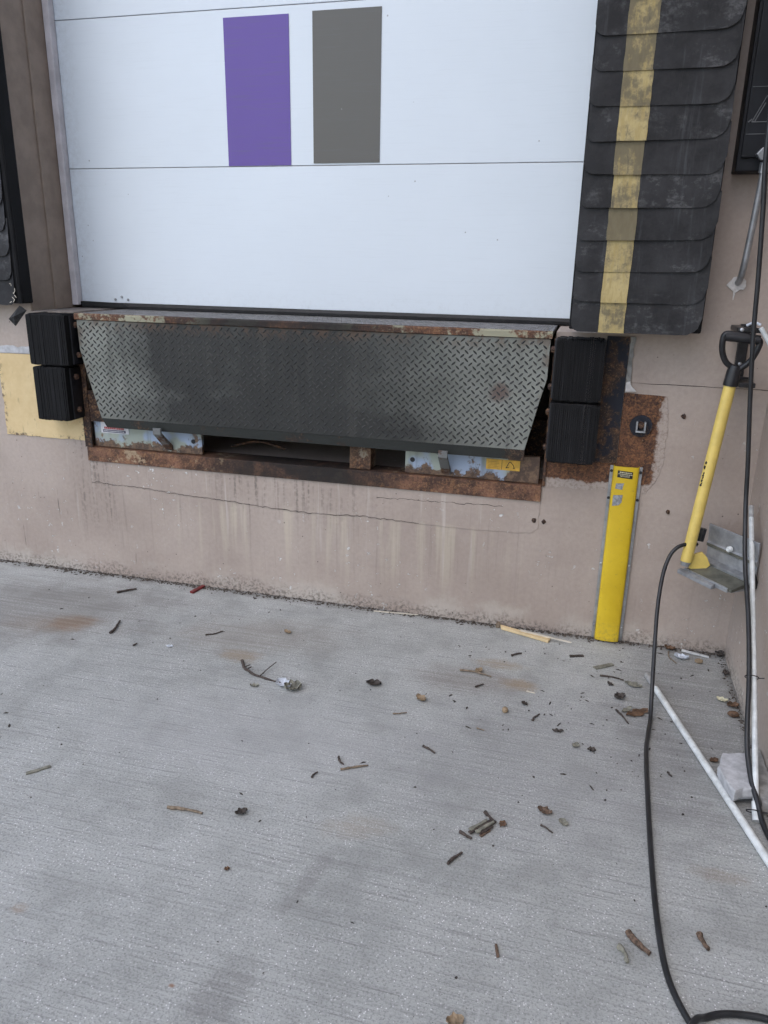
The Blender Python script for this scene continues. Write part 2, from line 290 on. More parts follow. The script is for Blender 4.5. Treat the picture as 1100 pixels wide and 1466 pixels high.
# ---------------------------------------------------------------- mesh helper
class MB:
    def __init__(s): s.v = []; s.f = []
    def add(s, vs, fs):
        o = len(s.v); s.v += [tuple(p) for p in vs]; s.f += [tuple(i + o for i in q) for q in fs]; return s
    def box(s, x0, x1, y0, y1, z0, z1):
        return s.add([(x, y, z) for z in (z0, z1) for y in (y0, y1) for x in (x0, x1)],
                     [(0, 2, 3, 1), (4, 5, 7, 6), (0, 1, 5, 4), (2, 6, 7, 3), (0, 4, 6, 2), (1, 3, 7, 5)])
    def prism(s, poly, a, b, fn):
        """poly: 2-D outline; fn(u, v, t) gives the 3-D point; t runs from a to b"""
        n = len(poly); vs = [fn(u, v, a) for u, v in poly] + [fn(u, v, b) for u, v in poly]
        return s.add(vs, [tuple(range(n)), tuple(range(2 * n - 1, n - 1, -1))] + [(i, i + n, (i + 1) % n + n, (i + 1) % n) for i in range(n)])
    def xz(s, poly, y0, y1): return s.prism(poly, y0, y1, lambda u, v, t: (u, t, v))
    def xy(s, poly, z0, z1): return s.prism(poly, z0, z1, lambda u, v, t: (u, v, t))
    def yz(s, poly, x0, x1): return s.prism(poly, x0, x1, lambda u, v, t: (t, u, v))
    def tube(s, pts, rad, n=10, cap=True):
        P = [Vector(p) for p in pts]; k = len(P)
        if not isinstance(rad, (list, tuple)): rad = [rad] * k
        ref = None; vs = []
        for i in range(k):
            d = (P[min(i + 1, k - 1)] - P[max(i - 1, 0)]).normalized()
            if ref is None: ref = Vector((0, 0, 1)) if abs(d.z) < .9 else Vector((1, 0, 0))
            a = d.cross(ref).normalized(); b = a.cross(d).normalized(); ref = b
            vs += [P[i] + (a * math.cos(2 * math.pi * j / n) + b * math.sin(2 * math.pi * j / n)) * rad[i] for j in range(n)]
        fs = [(i * n + j, i * n + (j + 1) % n, (i + 1) * n + (j + 1) % n, (i + 1) * n + j) for i in range(k - 1) for j in range(n)]
        if cap: fs += [tuple(range(n - 1, -1, -1)), tuple(range((k - 1) * n, k * n))]
        return s.add(vs, fs)
    def blobm(s, c, r, n=7, m=5, jit=.2, rnd=random):
        vs = []; fs = []
        for i in range(m + 1):
            th = math.pi * i / m
            for j in range(n):
                ph = 2 * math.pi * j / n; q = 1 + rnd.uniform(-jit, jit)
                vs.append((c[0] + r[0] * math.sin(th) * math.cos(ph) * q, c[1] + r[1] * math.sin(th) * math.sin(ph) * q, c[2] + r[2] * math.cos(th) * q))
        for i in range(m):
            for j in range(n): fs.append((i * n + j, (i + 1) * n + j, (i + 1) * n + (j + 1) % n, i * n + (j + 1) % n))
        return s.add(vs, fs)

def wloc(o):
    v = Vector((0, 0, 0))
    while o: v += o.location; o = o.parent
    return v
def build(name, mb, mat, parent=None, at=None, smooth=False, bevel=0, seg=2):
    """mesh given in world coordinates; its origin goes to at (top level) or to the parent's origin"""
    me = bpy.data.meshes.new(name); o = bpy.data.objects.new(name, me); COL.objects.link(o)
    if parent: o.parent = parent; base = wloc(parent)
    else: base = Vector(at or (0, 0, 0)); o.location = base
    me.from_pydata([tuple(Vector(p) - base) for p in mb.v], [], mb.f); me.update()
    import bmesh
    bm = bmesh.new(); bm.from_mesh(me); bmesh.ops.recalc_face_normals(bm, faces=bm.faces); bm.to_mesh(me); bm.free()
    me.materials.append(mat)
    if smooth:
        me.polygons.foreach_set('use_smooth', [True] * len(me.polygons)); me.set_sharp_from_angle(angle=R(40))
    if bevel:
        b = o.modifiers.new('bevel', 'BEVEL'); b.width = bevel; b.segments = seg; b.limit_method = 'ANGLE'; b.angle_limit = R(35)
    return o
def tag(o, label, cat=None, group=None):
    o['label'] = label
    if cat: o['category'] = cat
    if group: o['group'] = group
    return o
def thing(name, loc, label, cat, group=None):
    o = bpy.data.objects.new(name, None); COL.objects.link(o); o.location = loc; o.empty_display_size = .1
    return tag(o, label, cat, group)
def spline(pts, n=8):
    """Catmull-Rom through 3-D points"""
    P = [Vector(p) for p in pts]; P = [P[0] * 2 - P[1]] + P + [P[-1] * 2 - P[-2]]; o = []
    for i in range(1, len(P) - 2):
        a, b, c, d = P[i - 1:i + 3]
        for k in range(n):
            t = k / n; o.append(.5 * (2 * b + (c - a) * t + (2 * a - 5 * b + 4 * c - d) * t * t + (3 * b - a - 3 * c + d) * t ** 3))
    o.append(P[-2]); return o
def box(name, d, mat, parent, bevel=0, **k): return build(name, MB().box(*d), mat, parent, bevel=bevel, **k)
def bolt(parent, c, ax, r=.008, h=.007, mat=None, name='bolt'):
    c = Vector(c); a = Vector(ax)
    return build(name, MB().tube([c, c + a * h * .7, c + a * h], [r, r, r * .7], 8), mat or M_alu, parent, smooth=True)
def ragged(pts, step, amp, rnd):
    o = []
    for (a, b) in zip(pts[:-1], pts[1:]):
        n = max(1, int(math.dist(a, b) / step))
        for i in range(n):
            t = i / n; o.append((a[0] + (b[0] - a[0]) * t + rnd.uniform(-amp, amp), a[1] + (b[1] - a[1]) * t + rnd.uniform(-amp, amp)))
    o.append(pts[-1]); return o

# ================================================================ setting
gr = build('ground', MB().xy([(-40, -40), (40, -40), (40, 40), (-40, 40)], -.3, 0), MG); gr['kind'] = 'structure'

# ---------------------------------------------------------------- dock wall
wall = thing('dock_wall', (-1, 0, 0), 'taupe painted concrete loading dock wall stained below the leveler pit', 'wall')
def voxel(xs, ys, zs, solid):
    mb = MB(); idx = {}
    def V(i, j, k):
        if (i, j, k) not in idx: idx[(i, j, k)] = len(mb.v); mb.v.append((xs[i], ys[j], zs[k]))
        return idx[(i, j, k)]
    I, J, K = len(xs) - 1, len(ys) - 1, len(zs) - 1
    S = lambda i, j, k: 0 <= i < I and 0 <= j < J and 0 <= k < K and solid(i, j, k)
    for i in range(I):
        for j in range(J):
            for k in range(K):
                if not S(i, j, k): continue
                if not S(i - 1, j, k): mb.f.append((V(i, j, k), V(i, j, k + 1), V(i, j + 1, k + 1), V(i, j + 1, k)))
                if not S(i + 1, j, k): mb.f.append((V(i + 1, j, k), V(i + 1, j + 1, k), V(i + 1, j + 1, k + 1), V(i + 1, j, k + 1)))
                if not S(i, j - 1, k): mb.f.append((V(i, j, k), V(i + 1, j, k), V(i + 1, j, k + 1), V(i, j, k + 1)))
                if not S(i, j + 1, k): mb.f.append((V(i, j + 1, k), V(i, j + 1, k + 1), V(i + 1, j + 1, k + 1), V(i + 1, j + 1, k)))
                if not S(i, j, k - 1): mb.f.append((V(i, j, k), V(i, j + 1, k), V(i + 1, j + 1, k), V(i + 1, j, k)))
                if not S(i, j, k + 1): mb.f.append((V(i, j, k + 1), V(i + 1, j, k + 1), V(i + 1, j + 1, k + 1), V(i, j + 1, k + 1)))
    return mb
XS = [-14, -2.345, -2.135, -.130, .10, .9]; YS = [0, .36, 1.4, 1.5]; ZS = [0, .60, 1.183, 3.9, 5.2]
def solid(i, j, k):
    if j == 2 or i in (0, 4) or k in (0, 3): return True
    if k == 1: return i != 2
    return False
build('wall_face', voxel(XS, YS, ZS, solid), MW, wall)
rw = random.Random(3)
# parged band under the pit, with its broken lower edge
low = [(-2.128, .442), (-1.887, .437), (-1.715, .427), (-1.448, .415), (-1.221, .402), (-1.033, .400), (-.85, .410), (-.613, .402), (-.384, .402), (-.165, .409), (-.140, .430), (-.136, .545)]
lowr = ragged(low, .022, .0035, rw)
build('parging', MB().xz([(-2.128, .547)] + lowr, -.0022, .001), MW, wall, bevel=.001)
def crack(pts, wd, y, rnd, step=.014, amp=.0035, name='crack'):
    p = ragged(pts, step, amp, rnd); up = [(a, b + rnd.uniform(.15, 1) * wd) for a, b in p]; dn = [(a, b - rnd.uniform(.15, 1) * wd) for a, b in p]
    mb = MB(); n = len(p)
    vs = [(a, y, b) for a, b in up] + [(a, y, b) for a, b in dn]
    mb.add(vs, [(i, i + 1, n + i + 1, n + i) for i in range(n - 1)]); return build(name, mb, M_crack, wall)
crack(low[:4], .0013, -.0030, rw, .012, .004); crack([(a, b + .001) for a, b in low[3:8]], .0017, -.0030, rw, .012, .004)
crack([(-.79, .498), (-.62, .502), (-.39, .506), (-.28, .510)], .0014, -.0030, rw)
crack([(.136, 1.014), (.30, 1.015), (.60, 1.013)], .0014, -.0012, rw, .03, .001)
crack([(-2.36, 1.13), (-2.345, 1.08), (-2.34, 1.01)], .0012, -.0012, rw)
crack([(.310, .97), (.312, .80), (.306, .66)], .001, -.0012, rw, .03, .001)
# cream yellow painted plate behind the left bumpers
yp = ragged([(-2.548, 1.0), (-2.545, .85), (-2.55, .632)], .02, .003, rw) + ragged([(-2.55, .632), (-2.138, .632)], .03, .002, rw)[1:] + [(-2.138, 1.0)]
tag(build('yellow_painted_plate', MB().xz(yp, -.004, .001), M_ypaint, wall, bevel=.0012), 'cream yellow painted plate behind the left bumpers')
tag(build('cement_smear', MB().xz(ragged([(-2.60, 1.003), (-2.60, 1.03), (-2.33, 1.03), (-2.33, 1.003)], .02, .005, rw), -.005, .001), M_slab, wall, bevel=.001), 'pale cement smear above the yellow plate')
# jamb step and dock sill
box('jamb_lining', (-2.345, -2.331, .15, .275, 1.187, 3.9), M_jamb, wall, .002)
box('jamb_lining', (.086, .10, .15, .275, 1.187, 3.9), M_jamb, wall, .002)
box('jamb_face', (-2.345, -2.338, .002, .149, 1.187, 3.9), M_jamb, wall)
box('jamb_face', (.093, .10, .002, .149, 1.187, 3.9), M_jamb, wall)
box('sill', (-2.33, -2.138, .0, .9, 1.1832, 1.187), M_floor, wall)
# rusted pit kerb steel
kerb = build('kerb_angle', MB().yz([(-.010, .543), (-.010, .606), (.10, .606), (.10, .6005), (-.002, .6005), (-.002, .543)], -2.130, -.138), M_rust, wall, bevel=.002)
tag(kerb, 'rusty steel angle along the front edge of the pit')
box('pit_corner_angle', (-2.136, -2.100, -.011, -.001, .607, 1.16), M_rustdark, wall, .001)
box('pit_corner_angle', (-.136, -.126, -.011, -.001, .607, 1.16), M_rustdark, wall, .001)
# rusted embed plate to the right of the right bumpers
rp = [(.126, .978)] + ragged([(.126, .978), (.277, .972)], .03, .001, rw)[1:] + ragged(ragged([(.277, .972), (.290, .85), (.290, .74), (.275, .66), (.24, .615), (.13, .609), (-.127, .604)], .03, .006, rw), .006, .0022, rw)[1:] + [(-.127, .715), (.126, .715)]
tag(build('rusted_embed_plate', MB().xz(rp, -.002, .001), M_rustplate, wall, bevel=.0012), 'orange rusted steel plate set in the wall')
tag(box('chipped_steel_plate', (.047, .1245, -.009, .001, .717, 1.175), M_navy, wall, .001), 'dark navy chipped steel plate beside the right bumpers')
tag(build('mortar_edge', MB().xz(ragged([(.126, 1.175), (.126, .98), (.142, .985), (.140, 1.08), (.145, 1.175)], .014, .003, rw), -.007, .001), M_slab2, wall, bevel=.001), 'rough mortar edge beside the navy plate')
build('pale_chip', MB().xz(ragged([(.128, .985), (.165, .985), (.15, 1.0), (.14, 1.02), (.128, 1.015)], .008, .002, rw), -.0085, .001), M_seala, wall)
st = build('stud_washer', MB().tube([(.196, -.006, .862), (.196, -.010, .862)], .040, 20), M_navy, wall, smooth=True)
build('stud_bracket', MB().box(.178, .212, -.035, -.009, .842, .848).box(.178, .184, -.030, -.009, .848, .880).box(.206, .212, -.030, -.009, .848, .880), M_alu, wall, bevel=.001)
build('stud', MB().tube([(.195, -.008, .868), (.195, -.026, .868)], .011, 10), M_rustdark, wall, smooth=True)
for (a, b, r) in [(.337, .906, .009), (.327, .547, .008), (.21, .808, .006), (-.155, .465, .010), (-.118, .462, .009)]:
    build('anchor_stub', MB().blobm((a, -.001, b), (r, .006, r), 8, 4, .25, rw), M_rustdark, wall, smooth=True)

side = build('side_wall', MB().box(.60, .9, -7.5, -.0004, 0, 5.2), MW, at=(.75, -3.7, 0))  # unseen length and height extended to block sky light from the corner
tag(side, 'plain taupe wall returning toward the viewer at the right', 'wall')

# ---------------------------------------------------------------- overhead door
door = thing('overhead_door', (-1.12, .30, 1.187), 'white sectional overhead door with purple and grey rectangles', 'door')
bz = [1.212, 1.777, 2.346, 2.915, 3.484, 4.05]
for i in range(5):
    z0, z1 = bz[i] + .0016, bz[i + 1] - .0016
    if i == 0: mb = MB().xz([(-2.312, z1), (-2.312, 1.216), (-2.15, 1.213), (.085, 1.211), (.085, z1)], .30, .345)
    else: mb = MB().box(-2.312, .085, .30, .345, z0, z1)
    build('door_panel', mb, M_white, door, bevel=.0015)
build('door_core', MB().box(-2.31, .084, .308, .344, 1.215, 3.899), M_frame, door)
tag(box('printed_rectangle', (-1.534, -1.257, .2975, .2995, 1.7795, 2.316), M_purple, door), 'purple printed rectangle')
tag(box('printed_rectangle', (-1.160, -.884, .2975, .2995, 1.785, 2.320), M_grey, door), 'dark grey printed rectangle')
build('bottom_seal', MB().yz([(.296, 1.2115), (.288, 1.200), (.290, 1.1885), (.335, 1.1885), (.340, 1.2115)], -2.30, .085), M_seal, door, smooth=True)
build('bottom_seal', MB().xz([(-2.31, 1.2155), (-2.31, 1.196), (-2.05, 1.196), (-2.08, 1.2125)], .284, .2995), M_seal, door)
for c in [(-2.126, .2995, 1.228), (-2.092, .2995, 1.240), (-2.061, .2995, 1.228)]: bolt(door, c, (0, -1, 0), .0055, .005)
box('edge_trim', (-2.330, -2.300, .262, .2975, 1.20, 3.9), M_frame, door, .003)
box('edge_trim', (.055, .085, .262, .2975, 1.20, 3.9), M_frame, door, .003)

# ---------------------------------------------------------------- dock leveler
lev = thing('dock_leveler', (-1.13, 0, .607), 'dock leveler with hanging diamond tread lip and rusty frame', 'dock leveler')
dk = MB().box(-2.085, -.142, -.046, .9, 1.174, 1.186)
build('deck', dk, M_deck, lev, bevel=.001)
mb = MB()
for i in range(2):
    for k in range(96):
        x = -2.07 + k * .0201 + i * .01; y = -.02 + i * .03
        for q in range(5): mb.box(x - .008, x + .008, y + q * .06 - .0025, y + q * .06 + .0025, 1.186, 1.1875)
o = build('deck_tread', mb, M_deck, lev); o['kind'] = 'stuff'
build('header_bar', MB().yz([(-.066, 1.162), (-.066, 1.183), (-.060, 1.1875), (-.0465, 1.1875), (-.0465, 1.162)], -2.088, -.140), M_rustpaint, lev, bevel=.001)
build('hinge_tube', MB().tube([(-2.08, -.044, 1.160), (-.148, -.044, 1.160)], .012, 10), M_rustdark, lev, smooth=True)
LIPP = [(-2.083, 1.160), (-2.080, 1.04), (-2.053, .925), (-2.006, .752), (-.209, .752), (-.169, .93), (-.147, 1.02), (-.145, 1.160)]
lip = build('lip', MB().xz(LIPP, -.058, -.038), M_plate, lev, bevel=.0015)
tag(lip, 'grey diamond tread lip plate, blackened in the middle')
BP = [(-.058, .7518), (-.055, .7518), (-.038, .7518), (-.038, .722), (-.046, .711)]
lb = MB(); n = len(BP)
va = [(-2.006 + (.752 - z) * .35, y, z) for y, z in BP] + [(-.209 + (.752 - z) * -.02, y, z) for y, z in BP]
lb.add(va, [tuple(range(n)), tuple(range(2 * n - 1, n - 1, -1))] + [(i, (i + 1) % n, (i + 1) % n + n, i + n) for i in range(n)])
build('bevelled_edge', lb, M_lipedge, lip)
def inlip(x, z, e):
    if z > 1.150 or z < .757 + e: return False
    l = -2.080 if z > 1.04 else (-2.080 + (1.04 - z) / .115 * .027 if z > .925 else -2.053 + (.925 - z) / .173 * .047)
    r = -.147 if z > 1.02 else (-.147 - (1.02 - z) / .09 * .022 if z > .93 else -.169 - (.93 - z) / .178 * .040)
    return l + e < x < r - e
mb = MB(); P = .0312; rt = random.Random(5)
for fam, (ang, off) in enumerate(((R(42), 0), (R(-44), .5))):
    for i in range(64):
        for j in range(14):
            x = -2.082 + (i + off) * P; z = .768 + (j + off) * P * .93
            if not inlip(x, z, .005): continue
            L, W = .0115, .0036; c, s_ = math.cos(ang), math.sin(ang); a = []
            for (u, v, h) in ((-L, 0, 0), (-L * .4, -W, 0), (L * .4, -W, 0), (L, 0, 0), (L * .4, W, 0), (-L * .4, W, 0), (-L * .55, 0, .0026), (L * .55, 0, .0026)):
                a.append((x + u * c - v * s_, -.0578 - h, z + u * s_ + v * c))
            mb.add(a, [(0, 1, 6), (1, 2, 7, 6), (2, 3, 7), (3, 4, 7), (4, 5, 6, 7), (5, 0, 6)])
o = build('raised_treads', mb, M_tread, lip); o['kind'] = 'stuff'
def fbar(x0, x1, ztop, hx, label):
    b = tag(build('front_bar', MB().box(x0, x1, .012, .030, .6085, ztop), M_bar, lev, bevel=.0015), label)
    build('bolt_hole', MB().tube([(hx, .0125, .664), (hx, .0108, .664)], .010, 12), M_dark, b, smooth=True)
    return b
b1 = fbar(-2.098, -1.575, .722, -1.615, 'left front bar with chipped pale paint and white sticker')
b2 = fbar(-.680, -.152, .712, -.650, 'right front bar with chipped pale paint and amber sticker')
s1 = tag(box('sticker', (-2.062, -1.925, .0095, .0112, .672, .720), M_stk_w, b1), 'white sticker with navy band and red lettering')
mb = MB(); x = -2.045
while x < -1.95: q = rt.uniform(.004, .008); mb.box(x, x + q, .0085, .0092, .690, .700); x += q + .0022
build('lettering', mb, M_redprint, b1)
build('print_band', MB().box(-2.052, -1.94, .0085, .0092, .676, .687), M_navyprint, b1)
mb = MB(); x = -2.048
while x < -1.945: q = rt.uniform(.002, .004); mb.box(x, x + q, .0075, .0082, .679, .684); x += q + .0016
build('lettering', mb, M_stk_w, b1)
s2 = tag(box('sticker', (-.356, -.226, .0095, .0112, .652, .693), M_stk_o, b2), 'amber warning sticker with a black symbol')
mb = MB().box(-.296, -.2945, .0085, .0092, .654, .691)
for p in ([(-.278, .662), (-.268, .684), (-.262, .686)], [(-.262, .686), (-.250, .672), (-.248, .662)], [(-.280, .661), (-.268, .664)], [(-.252, .661), (-.244, .664)]):
    mb.tube([(a, .0088, b) for a, b in p], .0013, 5)
build('warning_symbol', mb, M_blk, b2)
mb = MB()
for k in range(5): mb.box(-.350, -.305 + rt.uniform(-.01, 0), .0085, .0092, .658 + k * .006, .6592 + k * .006)
build('lettering', mb, simple('amber_print', (.40, .21, .03), .5), b2)
for x in (-1.730, -.512):
    k = build('lip_keeper', MB().yz([(.010, .618), (.010, .640), (-.074, .712), (-.074, .731), (-.084, .731), (-.084, .705)], x - .018, x + .018), M_keeper, lev, bevel=.0015)
build('stop_block', MB().box(-.912, -.822, .008, .085, .6068, .704), M_block, lev, bevel=.003)
build('toe_guard', MB().xz([(-2.099, .86), (-2.099, .724), (-2.02, .724), (-2.045, .86)], -.008, -.002), M_rustdark, lev)
# things on the pit shelf
build('hydraulic_pipe', MB().tube(spline([(-1.5, .14, .625), (-1.38, .16, .65), (-1.25, .15, .63)]), .005, 6), M_rustdark, lev, smooth=True)
build('cross_beam', MB().box(-2.08, -.15, .42, .50, .62, .78), M_rustdark, lev, bevel=.003)
build('deck_beam', MB().box(-2.06, -.17, .06, .075, 1.03, 1.172), M_rustdark, lev)

# ---------------------------------------------------------------- bumpers
def bumper(x0, x1, z0, z1, inner, label, seed, mat, front=-.112):
    rb = random.Random(seed); t = thing('dock_bumper', ((x0 + x1) / 2, 0, z0), label, 'bumper', 'laminated rubber dock bumpers')
    mb = MB(); n = 22; d = (x1 - x0) / n; low = 0
    for k in range(n):
        e = .006 if k in (0, n - 1) else (.002 if k in (1, n - 2) else 0)
        f = front + rb.uniform(-.0016, .0018) + e * .5; a = x0 + k * d; b = a + d - .0004
        zt = z1 - rb.uniform(0, .0025) - e * .5; zb = z0 + rb.uniform(0, .003) + e * .3; c = .004 + rb.uniform(0, .003)
        mb.yz([(-.010, zb), (f + c, zb), (f, zb + c), (f, zt - c), (f + c, zt), (-.010, zt)], a, b)
    build('rubber_plies', mb, mat, t)
    for s in (1, -1):
        e = x1 if s > 0 else x0
        lo, hi = sorted((e, e + s * .007)); lo2, hi2 = sorted((e + s * .0072, e + s * .036))
        if s * inner > 0 or inner == 0 or True:
            ang = build('end_angle', MB().box(lo, hi, -.080, -.012, z0 + .008, z1 - .008), M_blacksteel, t, bevel=.001)
            if s * inner > 0:
                for zz in (z0 + .045, z1 - .045):
                    build('rod_nut', MB().tube([(e + s * .007, -.05, zz), (e + s * .016, -.05, zz), (e + s * .021, -.05, zz)], [.013, .013, .007], 6), M_rustdark, ang, smooth=False)
    return t
bumper(-2.288, -2.104, .970, 1.184, 1, 'upper of the two black laminated bumpers left of the leveler lip', 1, M_rubber)
bumper(-2.284, -2.128, .736, .9675, 1, 'lower of the two black laminated bumpers on the yellow plate', 2, M_rubber)
bumper(-.122, .038, .947, 1.170, -1, 'upper of the two black laminated bumpers right of the leveler lip', 3, M_rubber)
bumper(-.122, .040, .724, .9455, -1, 'lower greyish laminated bumper above the rust stained plate', 4, M_rubber_grey)

# ---------------------------------------------------------------- dock pads
def pad(x0, x1, zb, ztop, yb, flap_x, ys, label, seed, rl, rr):
    rp_ = random.Random(seed); t = thing('dock_pad', ((x0 + x1) / 2, 0, zb), label, 'dock pad', 'flapped pads flanking the dock door')
    build('pad_body', MB().box(x0, x1, yb + .0065, -.001, zb + .006, ztop), M_padside, t, bevel=.006)
    P_ = .0972; n = int((ztop - zb) / P_)
    fx0, fx1 = flap_x
    for k in range(n):
        z0 = zb + k * P_; z1 = z0 + P_ + .05
        NX, NZ = 14, 7; a0 = fx0 + rp_.uniform(-.003, .003); a1 = fx1 + rp_.uniform(-.004, .004)
        if k == 0: a0 += .004; a1 -= .003
        ph = rp_.uniform(0, 6); sag = rp_.uniform(-.006, .006)
        front = []; back = []
        rl_k = rl * rp_.uniform(.8, 1.35); us = [0, .012, .03, .055, .085, .13, .2, .3, .45, .6, .72, .82, .9, .95, .975, 1]
        for j in range(NZ + 1):
            for u in us:
                x = a0 + (a1 - a0) * u
                dl, dr = x - a0, a1 - x; cut = 0
                if dl < rl_k: cut = rl_k - math.sqrt(max(0, rl_k * rl_k - (rl_k - dl) ** 2))
                elif dr < rr: cut = rr - math.sqrt(max(0, rr * rr - (rr - dr) ** 2))
                zb_ = z0 + min(cut, .062) + sag * (u - .5); z = zb_ + (z1 - zb_) * j / NZ
                h = (z - z0) / P_
                y = yb - .0065 + .0065 * min(h, 1.6) + .0030 * math.sin(ph + u * 5) * (1 - min(1, h)) + (.006 * max(0, .08 - u) / .08)
                front.append((x, y, z)); back.append((x, y + .0035, z))
        m = len(us); N = len(front); fs = []
        for j in range(NZ):
            for i in range(m - 1):
                q = (j * m + i, j * m + i + 1, (j + 1) * m + i + 1, (j + 1) * m + i); fs.append(q); fs.append(tuple(N + v for v in reversed(q)))
        ring = [i for i in range(m)] + [j * m + m - 1 for j in range(1, NZ + 1)] + [NZ * m + i for i in range(m - 2, -1, -1)] + [j * m for j in range(NZ - 1, 0, -1)]
        for a, b in zip(ring, ring[1:] + ring[:1]): fs.append((a, N + a, N + b, b))
        f = build('flap', MB().add(front + back, fs), M_flap, t, smooth=True)
        if ys:
            sx0 = ys[0] + rp_.uniform(-.003, .003); sx1 = ys[1] + rp_.uniform(-.003, .003); vs = []; q = 5
            for j in range(q):
                z = z0 - .001 + (P_ + .012) * j / (q - 1); h = (z - z0) / P_
                for x in (sx0 + rp_.uniform(-.0012, .0012), sx1 + rp_.uniform(-.0012, .0012)):
                    u = (x - a0) / (a1 - a0)
                    y = yb - .0065 + .0065 * h + .0030 * math.sin(ph + u * 5) * (1 - min(1, h)) - .0016
                    vs.append((x, y, z)); vs.append((x, y + .0014, z))
            fs = []
            for j in range(q - 1):
                o_ = j * 4; fs += [(o_, o_ + 2, o_ + 6, o_ + 4), (o_ + 1, o_ + 5, o_ + 7, o_ + 3), (o_, o_ + 4, o_ + 5, o_ + 1), (o_ + 2, o_ + 3, o_ + 7, o_ + 6)]
            fs += [(0, 1, 3, 2), (q * 4 - 4, q * 4 - 2, q * 4 - 1, q * 4 - 3)]
            build('yellow_segment', MB().add(vs, fs), M_ystrip, f)
    return t
pad(-.085, .337, 1.198, 3.15, -.155, (-.083, .336), (.011, .096), 'black pad of overlapping flaps with a dirty yellow stripe', 11, .026, .055)
lp = pad(-2.78, -2.326, 1.212, 3.15, -.075, (-2.80, -2.352), None, 'black flapped pad without stripe at the left edge of the photo', 12, .03, .035)
build('edge_piping', MB().tube(spline([(-2.338, -.062, 1.22), (-2.334, -.066, 1.5), (-2.340, -.063, 1.8), (-2.335, -.066, 2.2), (-2.337, -.064, 3.1)]), .011, 8), M_padside, lp, smooth=True)
mb = MB(); rr_ = random.Random(31)
for k in range(9):
    a = Vector((-2.352 + rr_.uniform(-.012, .012), -.088, 1.226 + k * .009)); mb.tube([a, a + Vector((rr_.uniform(-.01, .022), -.004, rr_.uniform(-.014, .01)))], .0013, 4)
build('frayed_threads', mb, M_palewood, lp)
tp = MB().add([(-2.292, -.095, 1.193), (-2.318, -.10, 1.212), (-2.376, -.105, 1.156), (-2.350, -.10, 1.128), (-2.338, -.118, 1.168),
               (-2.292, -.092, 1.193), (-2.318, -.097, 1.212), (-2.376, -.102, 1.156), (-2.350, -.097, 1.128), (-2.338, -.115, 1.168)],
              [(0, 1, 4), (1, 2, 4), (2, 3, 4), (3, 0, 4), (5, 9, 6), (6, 9, 7), (7, 9, 8), (8, 9, 5), (0, 5, 6, 1), (1, 6, 7, 2), (2, 7, 8, 3), (3, 8, 5, 0)])
tag(build('torn_strip', tp, M_flap, lp), 'torn grey scrap hanging from the bottom of the pad')

# ---------------------------------------------------------------- yellow wall guard
gd = thing('pipe_guard', (.162, 0, 0), 'bright yellow half round guard on the wall below the rusted plate', 'pipe guard')
prof = [(.117 + .092 * (.5 - .5 * math.cos(math.pi * k / 16)), -.010 - .024 * math.sin(math.pi * k / 16) ** .42) for k in range(17)]
ins = [(.120 + .086 * (.5 - .5 * math.cos(math.pi * k / 16)), -.010 - .021 * math.sin(math.pi * k / 16) ** .42) for k in range(16, -1, -1)]
mb = MB(); rg = MB()
cover = build('cover', MB().prism(prof + ins, .006, .712, lambda u, v, t_: (u, v, t_)), M_guard, gd, smooth=True)
build('end_cap', MB().prism(prof, .705, .7075, lambda u, v, t_: (u, v + .001, t_)), M_guard, gd)
for (a, b) in ((.1055, .117), (.209, .2205)):
    fl = build('flange', MB().box(a, b, -.0105, -.006, .004, .710), M_alu, gd, bevel=.001)
    for zz in (.690, .585, .32, .06): bolt(fl, ((a + b) / 2, -.0105, zz), (0, -1, 0), .0055, .004, M_dark if zz > .5 else M_alu)
def onguard(x):
    u = min(1, max(0, (x - .117) / .092)); k = math.acos(1 - 2 * u); return -.010 - .024 * math.sin(k) ** .42
def gpatch(name, pts, mat, off, parent=gd, cols=6):
    """thin patch following the curved cover; pts = list of (x0, x1, z) rows"""
    vs = []; fs = []
    for (a, b, z0, z1) in pts:
        for k in range(cols):
            x = a + (b - a) * k / (cols - 1); z = z0 + (z1 - z0) * k / (cols - 1)
            vs.append((x, onguard(x) - off, z)); vs.append((x, onguard(x) - .0002, z))
    R_ = len(pts); id_ = lambda r, k, s: (r * cols + k) * 2 + s
    for r in range(R_ - 1):
        for k in range(cols - 1):
            fs.append((id_(r, k, 0), id_(r, k + 1, 0), id_(r + 1, k + 1, 0), id_(r + 1, k, 0)))
    for k in range(cols - 1):
        fs.append((id_(0, k, 0), id_(0, k, 1), id_(0, k + 1, 1), id_(0, k + 1, 0))); fs.append((id_(R_ - 1, k, 0), id_(R_ - 1, k + 1, 0), id_(R_ - 1, k + 1, 1), id_(R_ - 1, k, 1)))
    return build(name, MB().add(vs, fs), mat, parent)
gpatch('label', [(.133, .187, .698, .695), (.133, .187, .672, .669)], M_blk, .0012, cover)
mb = MB(); rl_ = random.Random(2)
for (z0, h, a, b) in ((.6905, .0042, .140, .182), (.6845, .003, .136, .185), (.680, .0018, .142, .176), (.6765, .0016, .144, .176)):
    x = a
    while x < b:
        q = rl_.uniform(.002, .006); y = onguard(x + q / 2) - .0022; zz = z0 - (x - .133) * .055
        mb.add([(x, y, zz), (x + q, y, zz), (x + q, y, zz + h), (x, y, zz + h)], [(0, 1, 2, 3)]); x += q + .0012
build('lettering', mb, M_cream, cover)
tag(gpatch('peeled_spot', [(.132, .160, .648, .651), (.131, .157, .636, .640), (.130, .156, .628, .626)], M_peel, .0012, cover), 'small peeled grey spot')
tag(gpatch('peeled_spot', [(.127, .160, .602, .606), (.126, .158, .590, .588), (.126, .159, .574, .579), (.126, .150, .560, .566)], M_peel, .0012, cover), 'larger peeled grey spot')

